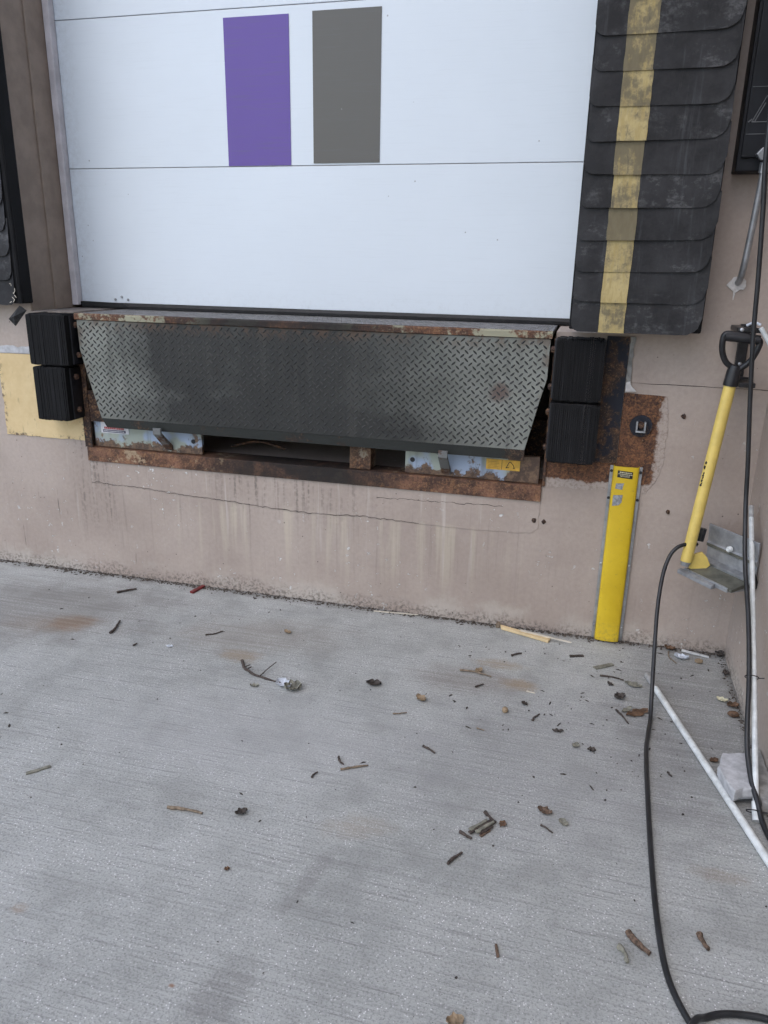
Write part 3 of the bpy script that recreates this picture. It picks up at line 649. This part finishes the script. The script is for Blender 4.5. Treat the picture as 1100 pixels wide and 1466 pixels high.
# ---------------------------------------------------------------- control box and conduit
cb = thing('control_box', (.47, 0, 1.695), 'black wall mounted control box at the top right', 'control box')
build('housing', MB().box(.377, .585, -.088, -.001, 1.697, 2.45), M_box, cb, bevel=.004)
build('front_cover', MB().box(.386, .575, -.100, -.0885, 1.735, 2.44), M_box, cb, bevel=.003)
tri = [(.402, 1.834), (.435, 1.906), (.468, 1.834)]
def loop(pts, y, r): return MB().tube([(a, y, b) for a, b in pts + pts[:1]], r, 5)
build('triangle_symbol', loop(tri, -.1005, .0022).tube([(.410, -.1005, 1.836), (.433, -.1005, 1.886)], .0018, 5).tube([(.392, -.1005, 1.834), (.402, -.1005, 1.842)], .0025, 5), M_line, cb)
build('scribed_line', MB().box(.39, .57, -.1015, -.1002, 1.800, 1.802), M_line, cb)
build('scribed_line', MB().box(.39, .57, -.1015, -.1002, 1.930, 1.9315), M_line, cb)
build('round_symbol', MB().tube([(.462 + .026 * math.cos(k * .4), -.1005, 2.02 + .036 * math.sin(k * .4)) for k in range(17)], .003, 5), M_line, cb)
co = thing('conduit', (.45, 0, 1.36), 'grey metal conduit dropping from the control box into white sealant', 'conduit')
build('fitting', MB().xz([(.425, 1.742), (.440, 1.760), (.475, 1.764), (.50, 1.75), (.478, 1.725), (.440, 1.724)], -.128, -.1015), M_alu, co, bevel=.003)
build('fitting_nut', MB().tube([(.456, -.112, 1.72), (.455, -.108, 1.69)], [.015, .014], 8), M_alu, co)
build('pipe', MB().tube(spline([(.4555, -.11, 1.71), (.455, -.095, 1.63), (.453, -.075, 1.52), (.450, -.055, 1.42), (.448, -.028, 1.375), (.447, .004, 1.362)]), .0105, 12), M_alu, co, smooth=True)
rs = random.Random(4)
build('sealant_patch', MB().xz([(.447 + (.030 + rs.uniform(-.008, .008)) * math.cos(k * .42), 1.362 + (.026 + rs.uniform(-.007, .007)) * math.sin(k * .42)) for k in range(15)], -.005, .001), M_seala, co, bevel=.002)
build('sealant_drip', MB().tube([(.440, -.002, 1.345), (.441, -.002, 1.325), (.440, -.0015, 1.308)], [.005, .003, .0015], 6), M_seala, co, smooth=True)

# ---------------------------------------------------------------- wheel chock with yellow handle
ch = thing('wheel_chock', (.47, -.2, .33), 'grey metal wheel chock hanging on the wall by its yellow handle', 'wheel chock')
A = Vector((.133, -.170, 0)).normalized(); Nn = Vector((-A.y * -1, -A.x, 0)); Nn = Vector((-.170, -.133, 0)).normalized(); O = Vector((.463, -.128, .427)); LN = .215
def cp(n_, z_, t_): p = O + Nn * n_ + A * t_ + Vector((0, 0, z_)); return tuple(p)
def cprism(name, poly, t0, t1, mat, bev=.0015): return build(name, MB().prism(poly, t0, t1, lambda u, v, t_: cp(u, v, t_)), mat, ch, bevel=bev)
cprism('upright_plate', [(.004, -.004), (.004, .048), (.011, .052), (.011, .064), (.006, .068), (.012, .132), (.004, .132), (-.006, .0), (-.004, -.004)], 0, LN, M_aludull)
cprism('slot_band', [(.0115, .053), (.0125, .053), (.0125, .063), (.0115, .063)], .002, LN - .002, M_aluolive, 0)
cprism('ridge', [(.0045, .010), (.024, .000), (.024, -.020), (-.004, -.020), (-.004, -.0045), (.0045, -.0045)], 0, LN, M_alu)
cprism('lower_face', [(.0245, -.008), (.094, -.024), (.094, -.034), (.0245, -.024)], .004, LN - .006, M_aluolive)
cprism('lip_edge', [(.0945, -.021), (.100, -.024), (.100, -.038), (.0945, -.038)], 0, LN - .02, M_alu)
cprism('foot', [(.101, -.026), (.116, -.031), (.116, -.044), (.060, -.044), (.060, -.0345), (.101, -.0345)], -.012, LN - .07, M_aludull)
cprism('base_plate', [(-.02, -.025), (.093, -.0305), (.093, -.036), (-.02, -.040)], .004, LN - .01, M_aludull)
cprism('end_cap', [(.004, .0), (.02, .03), (.03, -.02), (-.01, -.03)], LN + .0004, LN + .014, M_blackpl)
bolt(ch, cp(.0125, .074, LN * .50), tuple(Nn), .0105, .014, M_pvc)
hb, ht = Vector((.386, -.205, .435)), Vector((.452, -.135, 1.052))
hd = tag(build('handle_tube', MB().tube([hb, hb.lerp(ht, .3), hb.lerp(ht, .7), ht], .0195, 16), M_handle, ch, smooth=True), 'yellow painted tube handle')
rc = random.Random(9)
for k in (.30, .305, .325, .34, .352, .362, .40, .425):
    p = hb.lerp(ht, k + .14); q = p + Vector((-.0165 + rc.uniform(-.001, .004), -.0118, 0)); build('paint_chip', MB().blobm(tuple(q), (.004 + rc.random() * .002, .003, .004 + rc.random() * .005), 6, 4, .3, rc), M_blk, hd)
build('handle_gusset', MB().xz([(.395, .452), (.436, .470), (.455, .452), (.468, .425), (.452, .408), (.400, .405)], -.195, -.182), M_handle, ch, bevel=.002)
build('handle_socket', MB().tube([hb + Vector((-.003, -.003, -.016)), hb + Vector((0, 0, .001))], [.014, .018], 12), M_aludull, ch, smooth=True)
build('pivot_sleeve', MB().tube([(.428, -.16, .50), (.434, -.155, .545)], .012, 10), M_blackpl, ch, smooth=True)
build('grip_socket', MB().tube([ht - (ht - hb).normalized() * .012, ht + Vector((.003, -.002, .035)), ht + Vector((.006, -.003, .055))], [.0235, .022, .019], 14), M_blackpl, ch, smooth=True)
gp = [(.459, -.140, 1.095), (.428, -.142, 1.115), (.410, -.146, 1.15), (.406, -.15, 1.19), (.414, -.152, 1.208), (.45, -.154, 1.206), (.49, -.156, 1.20), (.514, -.157, 1.19), (.513, -.156, 1.165), (.498, -.15, 1.125), (.472, -.143, 1.098), (.459, -.140, 1.092)]
build('d_grip', MB().tube(spline(gp, 5), .0098, 10), M_blackpl, ch, smooth=True)
build('grip_bar', MB().tube([(.411, -.152, 1.200), (.515, -.157, 1.192)], .0150, 12), M_blackpl, ch, smooth=True)
hk = thing('chock_bracket', (.48, 0, 1.03), 'black bracket on the wall holding the handle grip', 'bracket')
build('back_plate', MB().box(.475, .507, -.020, -.001, 1.03, 1.232), M_blackpl, hk, bevel=.002)
build('cross_plate', MB().box(.448, .530, -.032, -.0205, 1.028, 1.058), M_blackpl, hk, bevel=.002)
build('hook_arm', MB().box(.446, .474, -.135, -.001, 1.212, 1.228), M_blackpl, hk, bevel=.003)
build('top_bar', MB().box(.448, .520, -.15, -.132, 1.213, 1.229), M_blackpl, hk, bevel=.003)
build('lower_arm', MB().box(.478, .528, -.14, -.0325, 1.036, 1.052), M_blackpl, hk, bevel=.003)
for c in [(.462, -.0325, 1.043), (.512, -.0325, 1.045), (.490, -.0205, 1.10), (.458, -.1505, 1.222)]: bolt(hk, c, (0, -1, 0), .0065, .005)

# ---------------------------------------------------------------- cables, pipes
def cable(name, pts, r, label, cat, mat=M_cable, n=8, at=None):
    o = build(name, MB().tube(spline(pts, n), r, 10), mat, at=at or pts[0], smooth=True); return tag(o, label, cat)
hang = [(.425, -.235, 2.10), (.431, -.24, 1.765), (.449, -.24, 1.576), (.466, -.24, 1.378), (.478, -.24, 1.212), (.501, -.24, .996), (.522, -.245, .815), (.535, -.265, .66), (.540, -.36, .515), (.543, -.52, .385), (.539, -.665, .268), (.530, -.775, .18), (.530, -.835, .115), (.536, -.90, .07), (.546, -.955, .042), (.553, -1.0, .018), (.565, -1.06, .0085), (.585, -1.09, .0085), (.594, -1.2, .0085)]
cable('black_cable', hang, .0072, 'black cable hanging down past the handle and tied to the white pipe', 'cable')
cd = [(.418, -.165, .487), (.385, -.20, .497), (.350, -.22, .488), (.326, -.235, .455), (.309, -.27, .395), (.300, -.33, .295), (.300, -.42, .155), (.300, -.50, .055), (.2975, -.565, .012), (.285, -.66, .0078), (.275, -.755, .0078), (.268, -.958, .0078), (.263, -1.207, .0078), (.264, -1.407, .0078), (.275, -1.552, .0078), (.307, -1.648, .0078), (.345, -1.70, .0078), (.40, -1.72, .0078), (.45, -1.69, .0078)]
cable('long_black_cord', cd, .0068, 'long black cord curving from the wheel chock across the concrete', 'cable')
cable('cord_loop', [(.300, -1.69, .022), (.318, -1.655, .0225), (.340, -1.632, .0078), (.368, -1.617, .0078), (.408, -1.606, .0078), (.459, -1.602, .0078), (.52, -1.61, .0078)], .0068, 'short loop of black cord at the bottom edge', 'cable')
pb, pt = Vector((.543, -.995, 0)), Vector((.572, -.162, .641))
pv = thing('white_pipe', (.543, -.995, 0), 'white plastic pipe leaning on the side wall with cable tied to it', 'pipe')
build('pipe', MB().tube([pb.lerp(pt, .05), pb.lerp(pt, .5), pb.lerp(pt, .955)], .0080, 12), M_pvc, pv, smooth=True)
build('coupler', MB().tube([pb.lerp(pt, .002) + Vector((0, 0, .006)), pb.lerp(pt, .055)], .0112, 12), M_pvc, pv, smooth=True)
build('scuffed_end', MB().tube([pb.lerp(pt, .9555), pb.lerp(pt, 1.0)], .0085, 12), M_pvcdirt, pv, smooth=True)
for k in (.03, .40):
    c = pb.lerp(pt, k) + Vector((-.007, -.004, .004)); d = (pt - pb).normalized(); a = d.cross(Vector((0, 1, 0))).normalized(); b = a.cross(d)
    build('cable_tie', MB().tube([c + a * .019 * math.cos(q * .5236) + b * .014 * math.sin(q * .5236) for q in range(13)], .0016, 5).tube([c - a * .017, c - a * .034 + Vector((0, 0, .004))], .0016, 5), M_blackpl, pv, smooth=True)
gpz = .0108
gp_ = thing('white_pipe', (.312, -.269, 0), 'white plastic pipe lying on the concrete, pointing toward the corner', 'pipe')
build('pipe', MB().tube([(.3265, -.362, gpz), (.448, -.80, gpz), (.575, -1.262, gpz)], .0105, 12), M_pvc, gp_, smooth=True)
build('scuffed_end', MB().tube([(.302, -.272, gpz), (.3263, -.3605, gpz)], .0103, 12), M_pvcdirt, gp_, smooth=True)
hs = thing('hose_end', (.52, -.12, 1.19), 'pale hose end at the right edge beside the black grip', 'hose')
build('hose', MB().tube(spline([(.508, -.175, 1.232), (.522, -.178, 1.212), (.545, -.18, 1.175), (.575, -.18, 1.12)]), .0075, 10), M_pvc, hs, smooth=True)
build('hose_clip', MB().tube([(.470, -.150, 1.236), (.490, -.160, 1.248), (.508, -.17, 1.24)], .0045, 8), M_film, hs, smooth=True)

# ---------------------------------------------------------------- broken concrete slabs
def slab(pts, z0, z1, mat, label, seed, tilt=0):
    r_ = random.Random(seed); p = ragged(pts + pts[:1], .02, .003, r_)[:-1]; n = len(p); cx = sum(a for a, b in p) / n; cy = sum(b for a, b in p) / n
    mb = MB(); vs = []
    for (z, s) in ((z0, .93), (z0 + .3 * (z1 - z0), 1.0), (z1 - .006, 1.0), (z1, .965)):
        vs += [(cx + (a - cx) * s + r_.uniform(-.0015, .0015), cy + (b - cy) * s, z + tilt * (a - cx) + r_.uniform(-.001, .001)) for a, b in p]
    fs = [tuple(range(n - 1, -1, -1)), tuple(range(3 * n, 4 * n))] + [(k * n + i, k * n + (i + 1) % n, (k + 1) * n + (i + 1) % n, (k + 1) * n + i) for k in range(3) for i in range(n)]
    o = build('concrete_slab', mb.add(vs, fs), mat, at=(cx, cy, 0)); return tag(o, label, 'rubble', 'broken concrete by the side wall')
slab([(.462, -.845), (.480, -.772), (.545, -.755), (.557, -.86), (.548, -.925), (.515, -.930), (.492, -.950), (.470, -.90)], .022, .060, M_slab, 'pale broken concrete slab lying against the side wall', 1, .05)
slab([(.552, -.70), (.597, -.70), (.597, -.96), (.560, -.955), (.545, -.90), (.530, -.80)], .001, .046, M_slab2, 'darker concrete lump wedged under the pale slab beside the wall', 2)

# ---------------------------------------------------------------- litter
rd = random.Random(21)
def stick(pts, r, mat, label, extra=None, cat='stick', name='stick'):
    P_ = [Vector((a, b, r * 1.0 + .001)) for a, b in pts]
    if len(P_) == 2: P_ = [P_[0], P_[0].lerp(P_[1], .5) + Vector((rd.uniform(-.004, .004), rd.uniform(-.004, .004), .001)), P_[1]]
    S_ = spline(P_, 4); n = len(S_); S_ = [p + Vector((rd.uniform(-.0012, .0012), rd.uniform(-.0012, .0012), 0)) for p in S_]
    mb = MB().tube(S_, [r * (1.1 - .45 * i / n) * rd.uniform(.8, 1.2) for i in range(n)], 7)
    for e in extra or []:
        E_ = [Vector((a, b, r + .002 + .004 * i)) for i, (a, b) in enumerate(e)]; mb.tube(E_, [r * .5] + [r * .35] * (len(E_) - 1), 5)
    return tag(build(name, mb, mat, at=(pts[0][0], pts[0][1], 0), smooth=True), label, cat, 'litter on the concrete')
def leaf(x, y, L, W, rot, mat, label, curl=.35, name='dead_leaf', cat='leaf', lobes=3):
    n = 8; c, s = math.cos(rot), math.sin(rot); top = []; ph = rd.uniform(0, 6)
    for i in range(n + 1):
        u = -1 + 2 * i / n; wv = W * (1 - abs(u) ** 2.2) * (1 + .28 * math.sin(u * lobes * 3 + ph)) + .0008
        for v in (-1, -.5, 0, .5, 1):
            q = v * (wv + rd.uniform(-.1, .1) * W); z = .0028 + curl * (W * (v * v) * .75 + L * (u * u) * .28) + rd.uniform(0, .0016) + .0015 * math.sin(u * 7 + ph)
            top.append((x + u * L * c - q * s, y + u * L * s + q * c, z))
    N = len(top); vs = top + [(a, b, d - .0012) for a, b, d in top]; fs = []
    for i in range(n):
        for j in range(4):
            q = (i * 5 + j, i * 5 + j + 1, (i + 1) * 5 + j + 1, (i + 1) * 5 + j); fs.append(q); fs.append(tuple(N + k for k in reversed(q)))
    ring = list(range(5)) + [i * 5 + 4 for i in range(1, n + 1)] + [n * 5 + j for j in (3, 2, 1, 0)] + [i * 5 for i in range(n - 1, 0, -1)]
    for a, b in zip(ring, ring[1:] + ring[:1]): fs.append((a, N + a, N + b, b))
    return tag(build(name, MB().add(vs, fs), mat, at=(x, y, 0)), label, cat, 'litter on the concrete')
def chip(pts, h, mat, label, name, cat, z0=.0006):
    p = ragged(pts + pts[:1], .012, .0012, rd)[:-1]
    return tag(build(name, MB().xy(p, z0, z0 + h), mat, at=(pts[0][0], pts[0][1], 0), bevel=min(.001, h * .3)), label, cat, 'litter on the concrete')
def strip(a, b, wd): 
    a, b = Vector(a), Vector(b); d = (b - a).normalized(); n = Vector((-d.y, d.x)) * wd / 2
    return [tuple(a + n), tuple(b + n * .8), tuple(b - n * .8), tuple(a - n)]
T, TL, BK, LD, LB, LT, LG = M_twig, M_twig_l, M_bark, M_leaf_d, M_leaf_b, M_leaf_t, M_leaf_g
stick([(-1.133, -.591), (-1.112, -.625), (-1.095, -.643), (-1.047, -.67), (-1.002, -.682), (-.94, -.695)], .0048, T, 'branched dark twig leading to the white film scrap', [[(-1.025, -.673), (-1.016, -.625), (-1.003, -.579)], [(-1.106, -.632), (-1.088, -.618)], [(-1.09, -.645), (-1.078, -.63)]], 'twig', 'twig')
leaf(-.925, -.70, .034, .022, -.5, M_film, 'bright white film scrap at the end of the branched twig', .5, 'film_scrap', 'scrap')
leaf(-.885, -.715, .030, .028, .4, LG, 'grey tattered leaf behind the white film scrap', .7)
stick([(-1.721, -.538), (-1.723, -.507), (-1.745, -.435)], .0055, T, 'dark twig standing out beside the rust stain at left')
chip(strip((-1.442, -1.362), (-1.397, -1.314), .013), .004, LG, 'flat dark grey splinter alone at the left edge', 'bark_chip', 'splinter')
stick([(-.983, -1.379), (-.929, -1.372), (-.881, -1.375)], .0044, TL, 'light brown stick lying level left of the curled dark leaf')
leaf(-.785, -1.342, .017, .010, .7, LD, 'small curled dark leaf right of the light brown stick', .8)
leaf(-.626, -.606, .027, .018, .1, M_leaf_d, 'crumpled dark grey leaf alone below the weathered stop block', .6)
stick([(-.613, -1.036), (-.604, -1.055), (-.588, -1.067)], .0038, T, 'short bent twig just above a longer thin stick, mid foreground')
stick([(-.588, -1.092), (-.552, -1.07), (-.518, -1.052)], .0034, TL, 'thin straight stick just below the short bent twig')
stick([(-.657, -1.149), (-.649, -1.122)], .003, T, 'tiny dark twig left of the thin straight stick')
stick([(-.382, -.913), (-.363, -.922), (-.341, -.938)], .0036, T, 'small dark twig sloping down, alone right of centre')
stick([(-.354, -.424), (-.299, -.418), (-.238, -.437)], .0034, TL, 'thin twig with a tan leaf over its middle')
leaf(-.286, -.412, .016, .012, .8, LT, 'tan leaf lying across a thin twig', .8)
stick([(-.517, -.767), (-.473, -.745)], .0026, TL, 'thin pale twig below the tan crumpled leaf at centre')
leaf(-.446, -.655, .020, .015, -.6, LT, 'tan crumpled leaf at centre of the concrete', .7)
shim = thing('wood_shim', (-.15, -.06, 0), 'pale split wood shim at the foot of the wall', 'wood')
build('shim_board', MB().prism([(-.255, -.002 - .02), (-.248, -.046), (-.058, -.110), (-.050, -.088)], .002, .013, lambda u, v, t_: (u, v + .0, t_)), M_wood, shim, bevel=.0012)
build('shim_sliver', MB().prism([(-.17, -.052), (-.17, -.062), (.030, -.108), (.031, -.104)], .0135, .018, lambda u, v, t_: (u, v, t_)), M_palewood, shim)
build('shim_block', MB().box(-.272, -.2565, -.034, -.010, .001, .019), M_twig_l, shim, bevel=.001)
chip(strip((-.789, -.032), (-.60, -.012), .007), .004, M_palewood, 'long white splinter lying along the wall base', 'splinter', 'splinter')
chip(strip((-1.61, -.093), (-1.592, -.012), .020), .009, M_red, 'red plastic scrap at the foot of the wall', 'plastic_scrap', 'scrap')
leaf(-1.062, -.323, .018, .010, -.4, LT, 'small tan leaf near the wall below the leveler centre', .5)
stick([(-.212, -1.250), (-.190, -1.262), (-.178, -1.266)], .0042, T, 'twig stub at the lower left end of the flaking bark piece')
b_ = thing('bark_piece', (-.155, -1.22, 0), 'flaking bark piece in the middle of the foreground', 'bark', 'litter on the concrete')
for k in range(6):
    u = rd.uniform(-.006, .006); a_ = rd.uniform(0, .35); e_ = rd.uniform(.6, 1.0); v = (k - 2.5) * .0042
    build('bark_flake', MB().xy(ragged(strip((-.182 + .054 * a_ - v, -1.256 + .068 * a_ + v * .8), (-.182 + .054 * e_ - v, -1.256 + .068 * e_ + v * .8), .009) + [], .008, .0018, rd), .001 + k % 3 * .003, .0045 + k % 3 * .0035), (M_bark, M_twig, M_leaf_g)[k % 3], b_)
stick([(-.158, -1.158), (-.146, -1.172), (-.126, -1.190)], .0042, T, 'twig stub at the upper right end of the flaking bark piece')
leaf(-.108, -1.190, .012, .0085, 1.2, LB, 'small reddish brown leaf right of the flaking bark piece', .5)
leaf(-.004, -1.106, .021, .013, -.3, M_bark, 'ragged brown leaf above the pointed grey leaf in the right foreground', .3)
leaf(.046, -1.136, .016, .012, -1.0, LG, 'pointed grey leaf below the ragged brown leaf in the right foreground', .2, lobes=1)
stick([(-.010, -1.165), (.021, -1.186)], .0026, T, 'thin twig left of the pointed grey leaf')
stick([(-.221, -1.369), (-.210, -1.345), (-.193, -1.322)], .0040, T, 'short dark twig below the flaking bark piece')
chip(strip((-.078, -1.570), (-.069, -1.602), .0075), .004, BK, 'short straight brown stick near the bottom edge', 'stick', 'stick')
stick([(.199, -1.462), (.215, -1.483), (.242, -1.508)], .0072, BK, 'brown bark stick left of the cord near the bottom, the larger of two', cat='bark', name='bark_stick')
stick([(.177, -1.503), (.189, -1.516), (.196, -1.542)], .0056, LG, 'greyish bark curl left of the brown bark stick', cat='bark', name='bark_stick')
stick([(.351, -1.423), (.358, -1.442), (.366, -1.461)], .0062, BK, 'brown bark stick right of the cord near the bottom', cat='bark', name='bark_stick')
leaf(-.132, -1.772, .018, .014, .4, LT, 'tan leaf at the bottom edge beside the tyre print', .5)
leaf(.258, -.532, .045, .018, .65, LB, 'rust brown split leaf beside the cord', .25)
leaf(.226, -.520, .026, .008, .9, LG, 'narrow grey leaf sliver above the rust brown split leaf', .4)
stick([(.190, -.530), (.212, -.565), (.228, -.605)], .0034, T, 'dark stem left of the rust brown split leaf')
leaf(.204, -.450, .020, .017, .5, M_leaf_d, 'dark crumpled leaf between the pale leaf and the brown split leaf', .8)
leaf(.254, -.346, .030, .016, -.2, LG, 'pale greenish grey leaf beside the scuffed pipe end', .3)
stick([(.139, -.314), (.185, -.312), (.221, -.324)], .0034, T, 'thin dark twig left of the pale greenish leaf')
chip(strip((.120, -.262), (.186, -.212), .020), .005, LG, 'flat grey bark sliver below the yellow guard', 'bark_chip', 'bark')
chip(strip((.029, -.195), (.079, -.176), .014), .005, LD, 'dark bark chip left of the grey bark sliver', 'bark_chip', 'bark')
leaf(.175, -.363, .014, .006, -.8, LD, 'small dark leaf curl below the thin dark twig', .5)
tag(build('pebble', MB().blobm((-.164, -.648, .010), (.011, .011, .011), 9, 6, .08, rd), LT, at=(-.164, -.648, 0), smooth=True), 'round tan acorn shell alone on the concrete', 'acorn', 'litter on the concrete')
leaf(-.106, -.582, .012, .008, -.5, LD, 'tiny dark leaf just above the round tan acorn shell', .7)
stick([(-.073, -.676), (-.052, -.631)], .003, T, 'small dark twig right of the round tan acorn shell')
leaf(.010, -.711, .018, .007, .2, LD, 'narrow dark leaf above the pair of small grey leaves', .4)
leaf(.067, -.776, .014, .010, 1.0, LG, 'small greenish leaf, left of a pair', .4)
leaf(.115, -.784, .013, .010, 0, M_leaf_d, 'small brown leaf, right of a pair', .4)
chip(strip((.445, -.018), (.540, -.046), .016), .004, M_pvc, 'white plastic strip along the wall near the corner', 'plastic_strip', 'scrap')
leaf(.437, -.086, .026, .017, -.2, M_film, 'crushed clear plastic scrap in front of the white strip', .7, 'plastic_scrap', 'scrap')
stick([(.395, -.045), (.392, -.09), (.415, -.135)], .0026, TL, 'bent wiry stem beside the crushed clear plastic')
leaf(.400, -.022, .020, .013, -.3, LB, 'brown leaf against the wall left of the white strip', .8)
tag(build('acorn', MB().blobm((.497, -.103, .009), (.015, .011, .009), 9, 6, .1, rd), LT, at=(.497, -.103, 0), smooth=True), 'brown acorn in front of the white plastic strip', 'acorn', 'litter on the concrete')
leaf(.580, -.022, .018, .016, .9, LD, 'dark leaf clump wedged in the wall corner', .9)
leaf(.544, -.362, .019, .012, -.3, M_cream, 'cream coloured chip near the side wall', .5, 'wood_chip', 'chip')
leaf(.573, -.392, .020, .014, .2, LB, 'brown leaf touching the side wall', .7)
leaf(.582, -.165, .017, .010, 1.2, LD, 'dark leaf against the side wall near the corner', .8)
tag(build('acorn', MB().blobm((.565, -.458, .011), (.019, .012, .011), 10, 6, .08, rd), M_leaf_b, at=(.565, -.458, 0), smooth=True), 'dark brown acorn by the side wall', 'acorn', 'litter on the concrete')
leaf(-1.447, -.563, .014, .008, .1, M_film, 'tiny white paper scrap at left of the concrete', .2, 'paper_scrap', 'scrap')
stick([(-.184, -.258), (-.148, -.229)], .004, T, 'short dark twig just in front of the wood shim')
chip(strip((-.107, -.494), (-.077, -.501), .006), .003, M_palewood, 'tiny pale splinter right of the rust spot', 'splinter', 'splinter')
leaf(.470, -.735, .014, .010, .4, LB, 'small brown leaf touching the pale slab', .6)
stick([(-.282, -.524), (-.257, -.495)], .0034, T, 'short dark twig below the thin twig with a leaf')
stick([(.331, -.832), (.343, -.852)], .003, T, 'tiny twig between the cord and the lying pipe')
leaf(.588, -.915, .012, .016, .3, M_film, 'shiny foil scrap at the right edge below the slabs', .6, 'foil_scrap', 'scrap')
leaf(-1.02, -.735, .016, .008, .2, LG, 'small greenish leaf below the branched twig', .5)
leaf(-.733, -1.533, .007, .005, .6, LB, 'tiny red brown leaf alone at lower left', .3)
stick([(-1.58, -.60), (-1.575, -.58), (-1.40, -.40)][:2], .003, T, 'tiny dark twig right of the rust stain')
stick([(-1.36, -.44), (-1.33, -.42), (-1.31, -.39)], .0028, T, 'thin broken twig left of the small tan leaf')
stick([(-1.92, -.19), (-1.86, -.13)], .0048, T, 'dark twig near the wall above the rust stain')
stick([(-.24, -1.19 + .42), (-.215, -.775)], .0026, TL, 'tiny pale twig near the round acorn shell')

# grit: uncountable specks on the slab and dirt in the wall joint
mb = MB(); rg_ = random.Random(77)
def speck(x, y, r, el=1.):
    a = rg_.uniform(0, 3.14); c, s = math.cos(a), math.sin(a); vs = []
    for k in range(5):
        q = k * 1.2566; u = r * el * math.cos(q) * rg_.uniform(.6, 1.1); v = r * math.sin(q) * rg_.uniform(.6, 1.1); vs.append((x + u * c - v * s, y + u * s + v * c, .0004))
    vs.append((x, y, r * .9 + .0006)); mb.add(vs, [(k, (k + 1) % 5, 5) for k in range(5)] + [(4, 3, 2, 1, 0)])
for _ in range(210):
    x, y = rg_.uniform(-2.6, .59), rg_.uniform(-2.0, -.03); speck(x, y, rg_.choice((.0014, .0018, .0022, .003, .0042)), rg_.choice((1, 1, 1.6, 3.0)))
for _ in range(120):
    x, y = min(.59, rg_.gauss(.15, .25)), min(-.02, rg_.gauss(-.5, .3)); speck(x, y, rg_.choice((.0014, .002, .003, .004)), rg_.choice((1, 1.6, 4.0)))
o = build('grit', mb, M_grit); tag(o, 'dark grit and crumbs scattered over the concrete', 'grit'); o['kind'] = 'stuff'
mb = MB()
for _ in range(1500):
    x = rg_.uniform(-2.8, .59); d = abs(rg_.gauss(0, .013)) * (1.3 if x < -.6 else .9); speck(x, -.004 - d, rg_.uniform(.0018, .0058), rg_.choice((1, 1.4, 2.5)))
for _ in range(260): speck(.594 - abs(rg_.gauss(0, .010)), rg_.uniform(-1.3, -.02), rg_.uniform(.0015, .005), rg_.choice((1, 2)))
o = build('dirt_line', mb, M_dirt); tag(o, 'crumbly dark dirt along the foot of the walls', 'dirt'); o['kind'] = 'stuff'
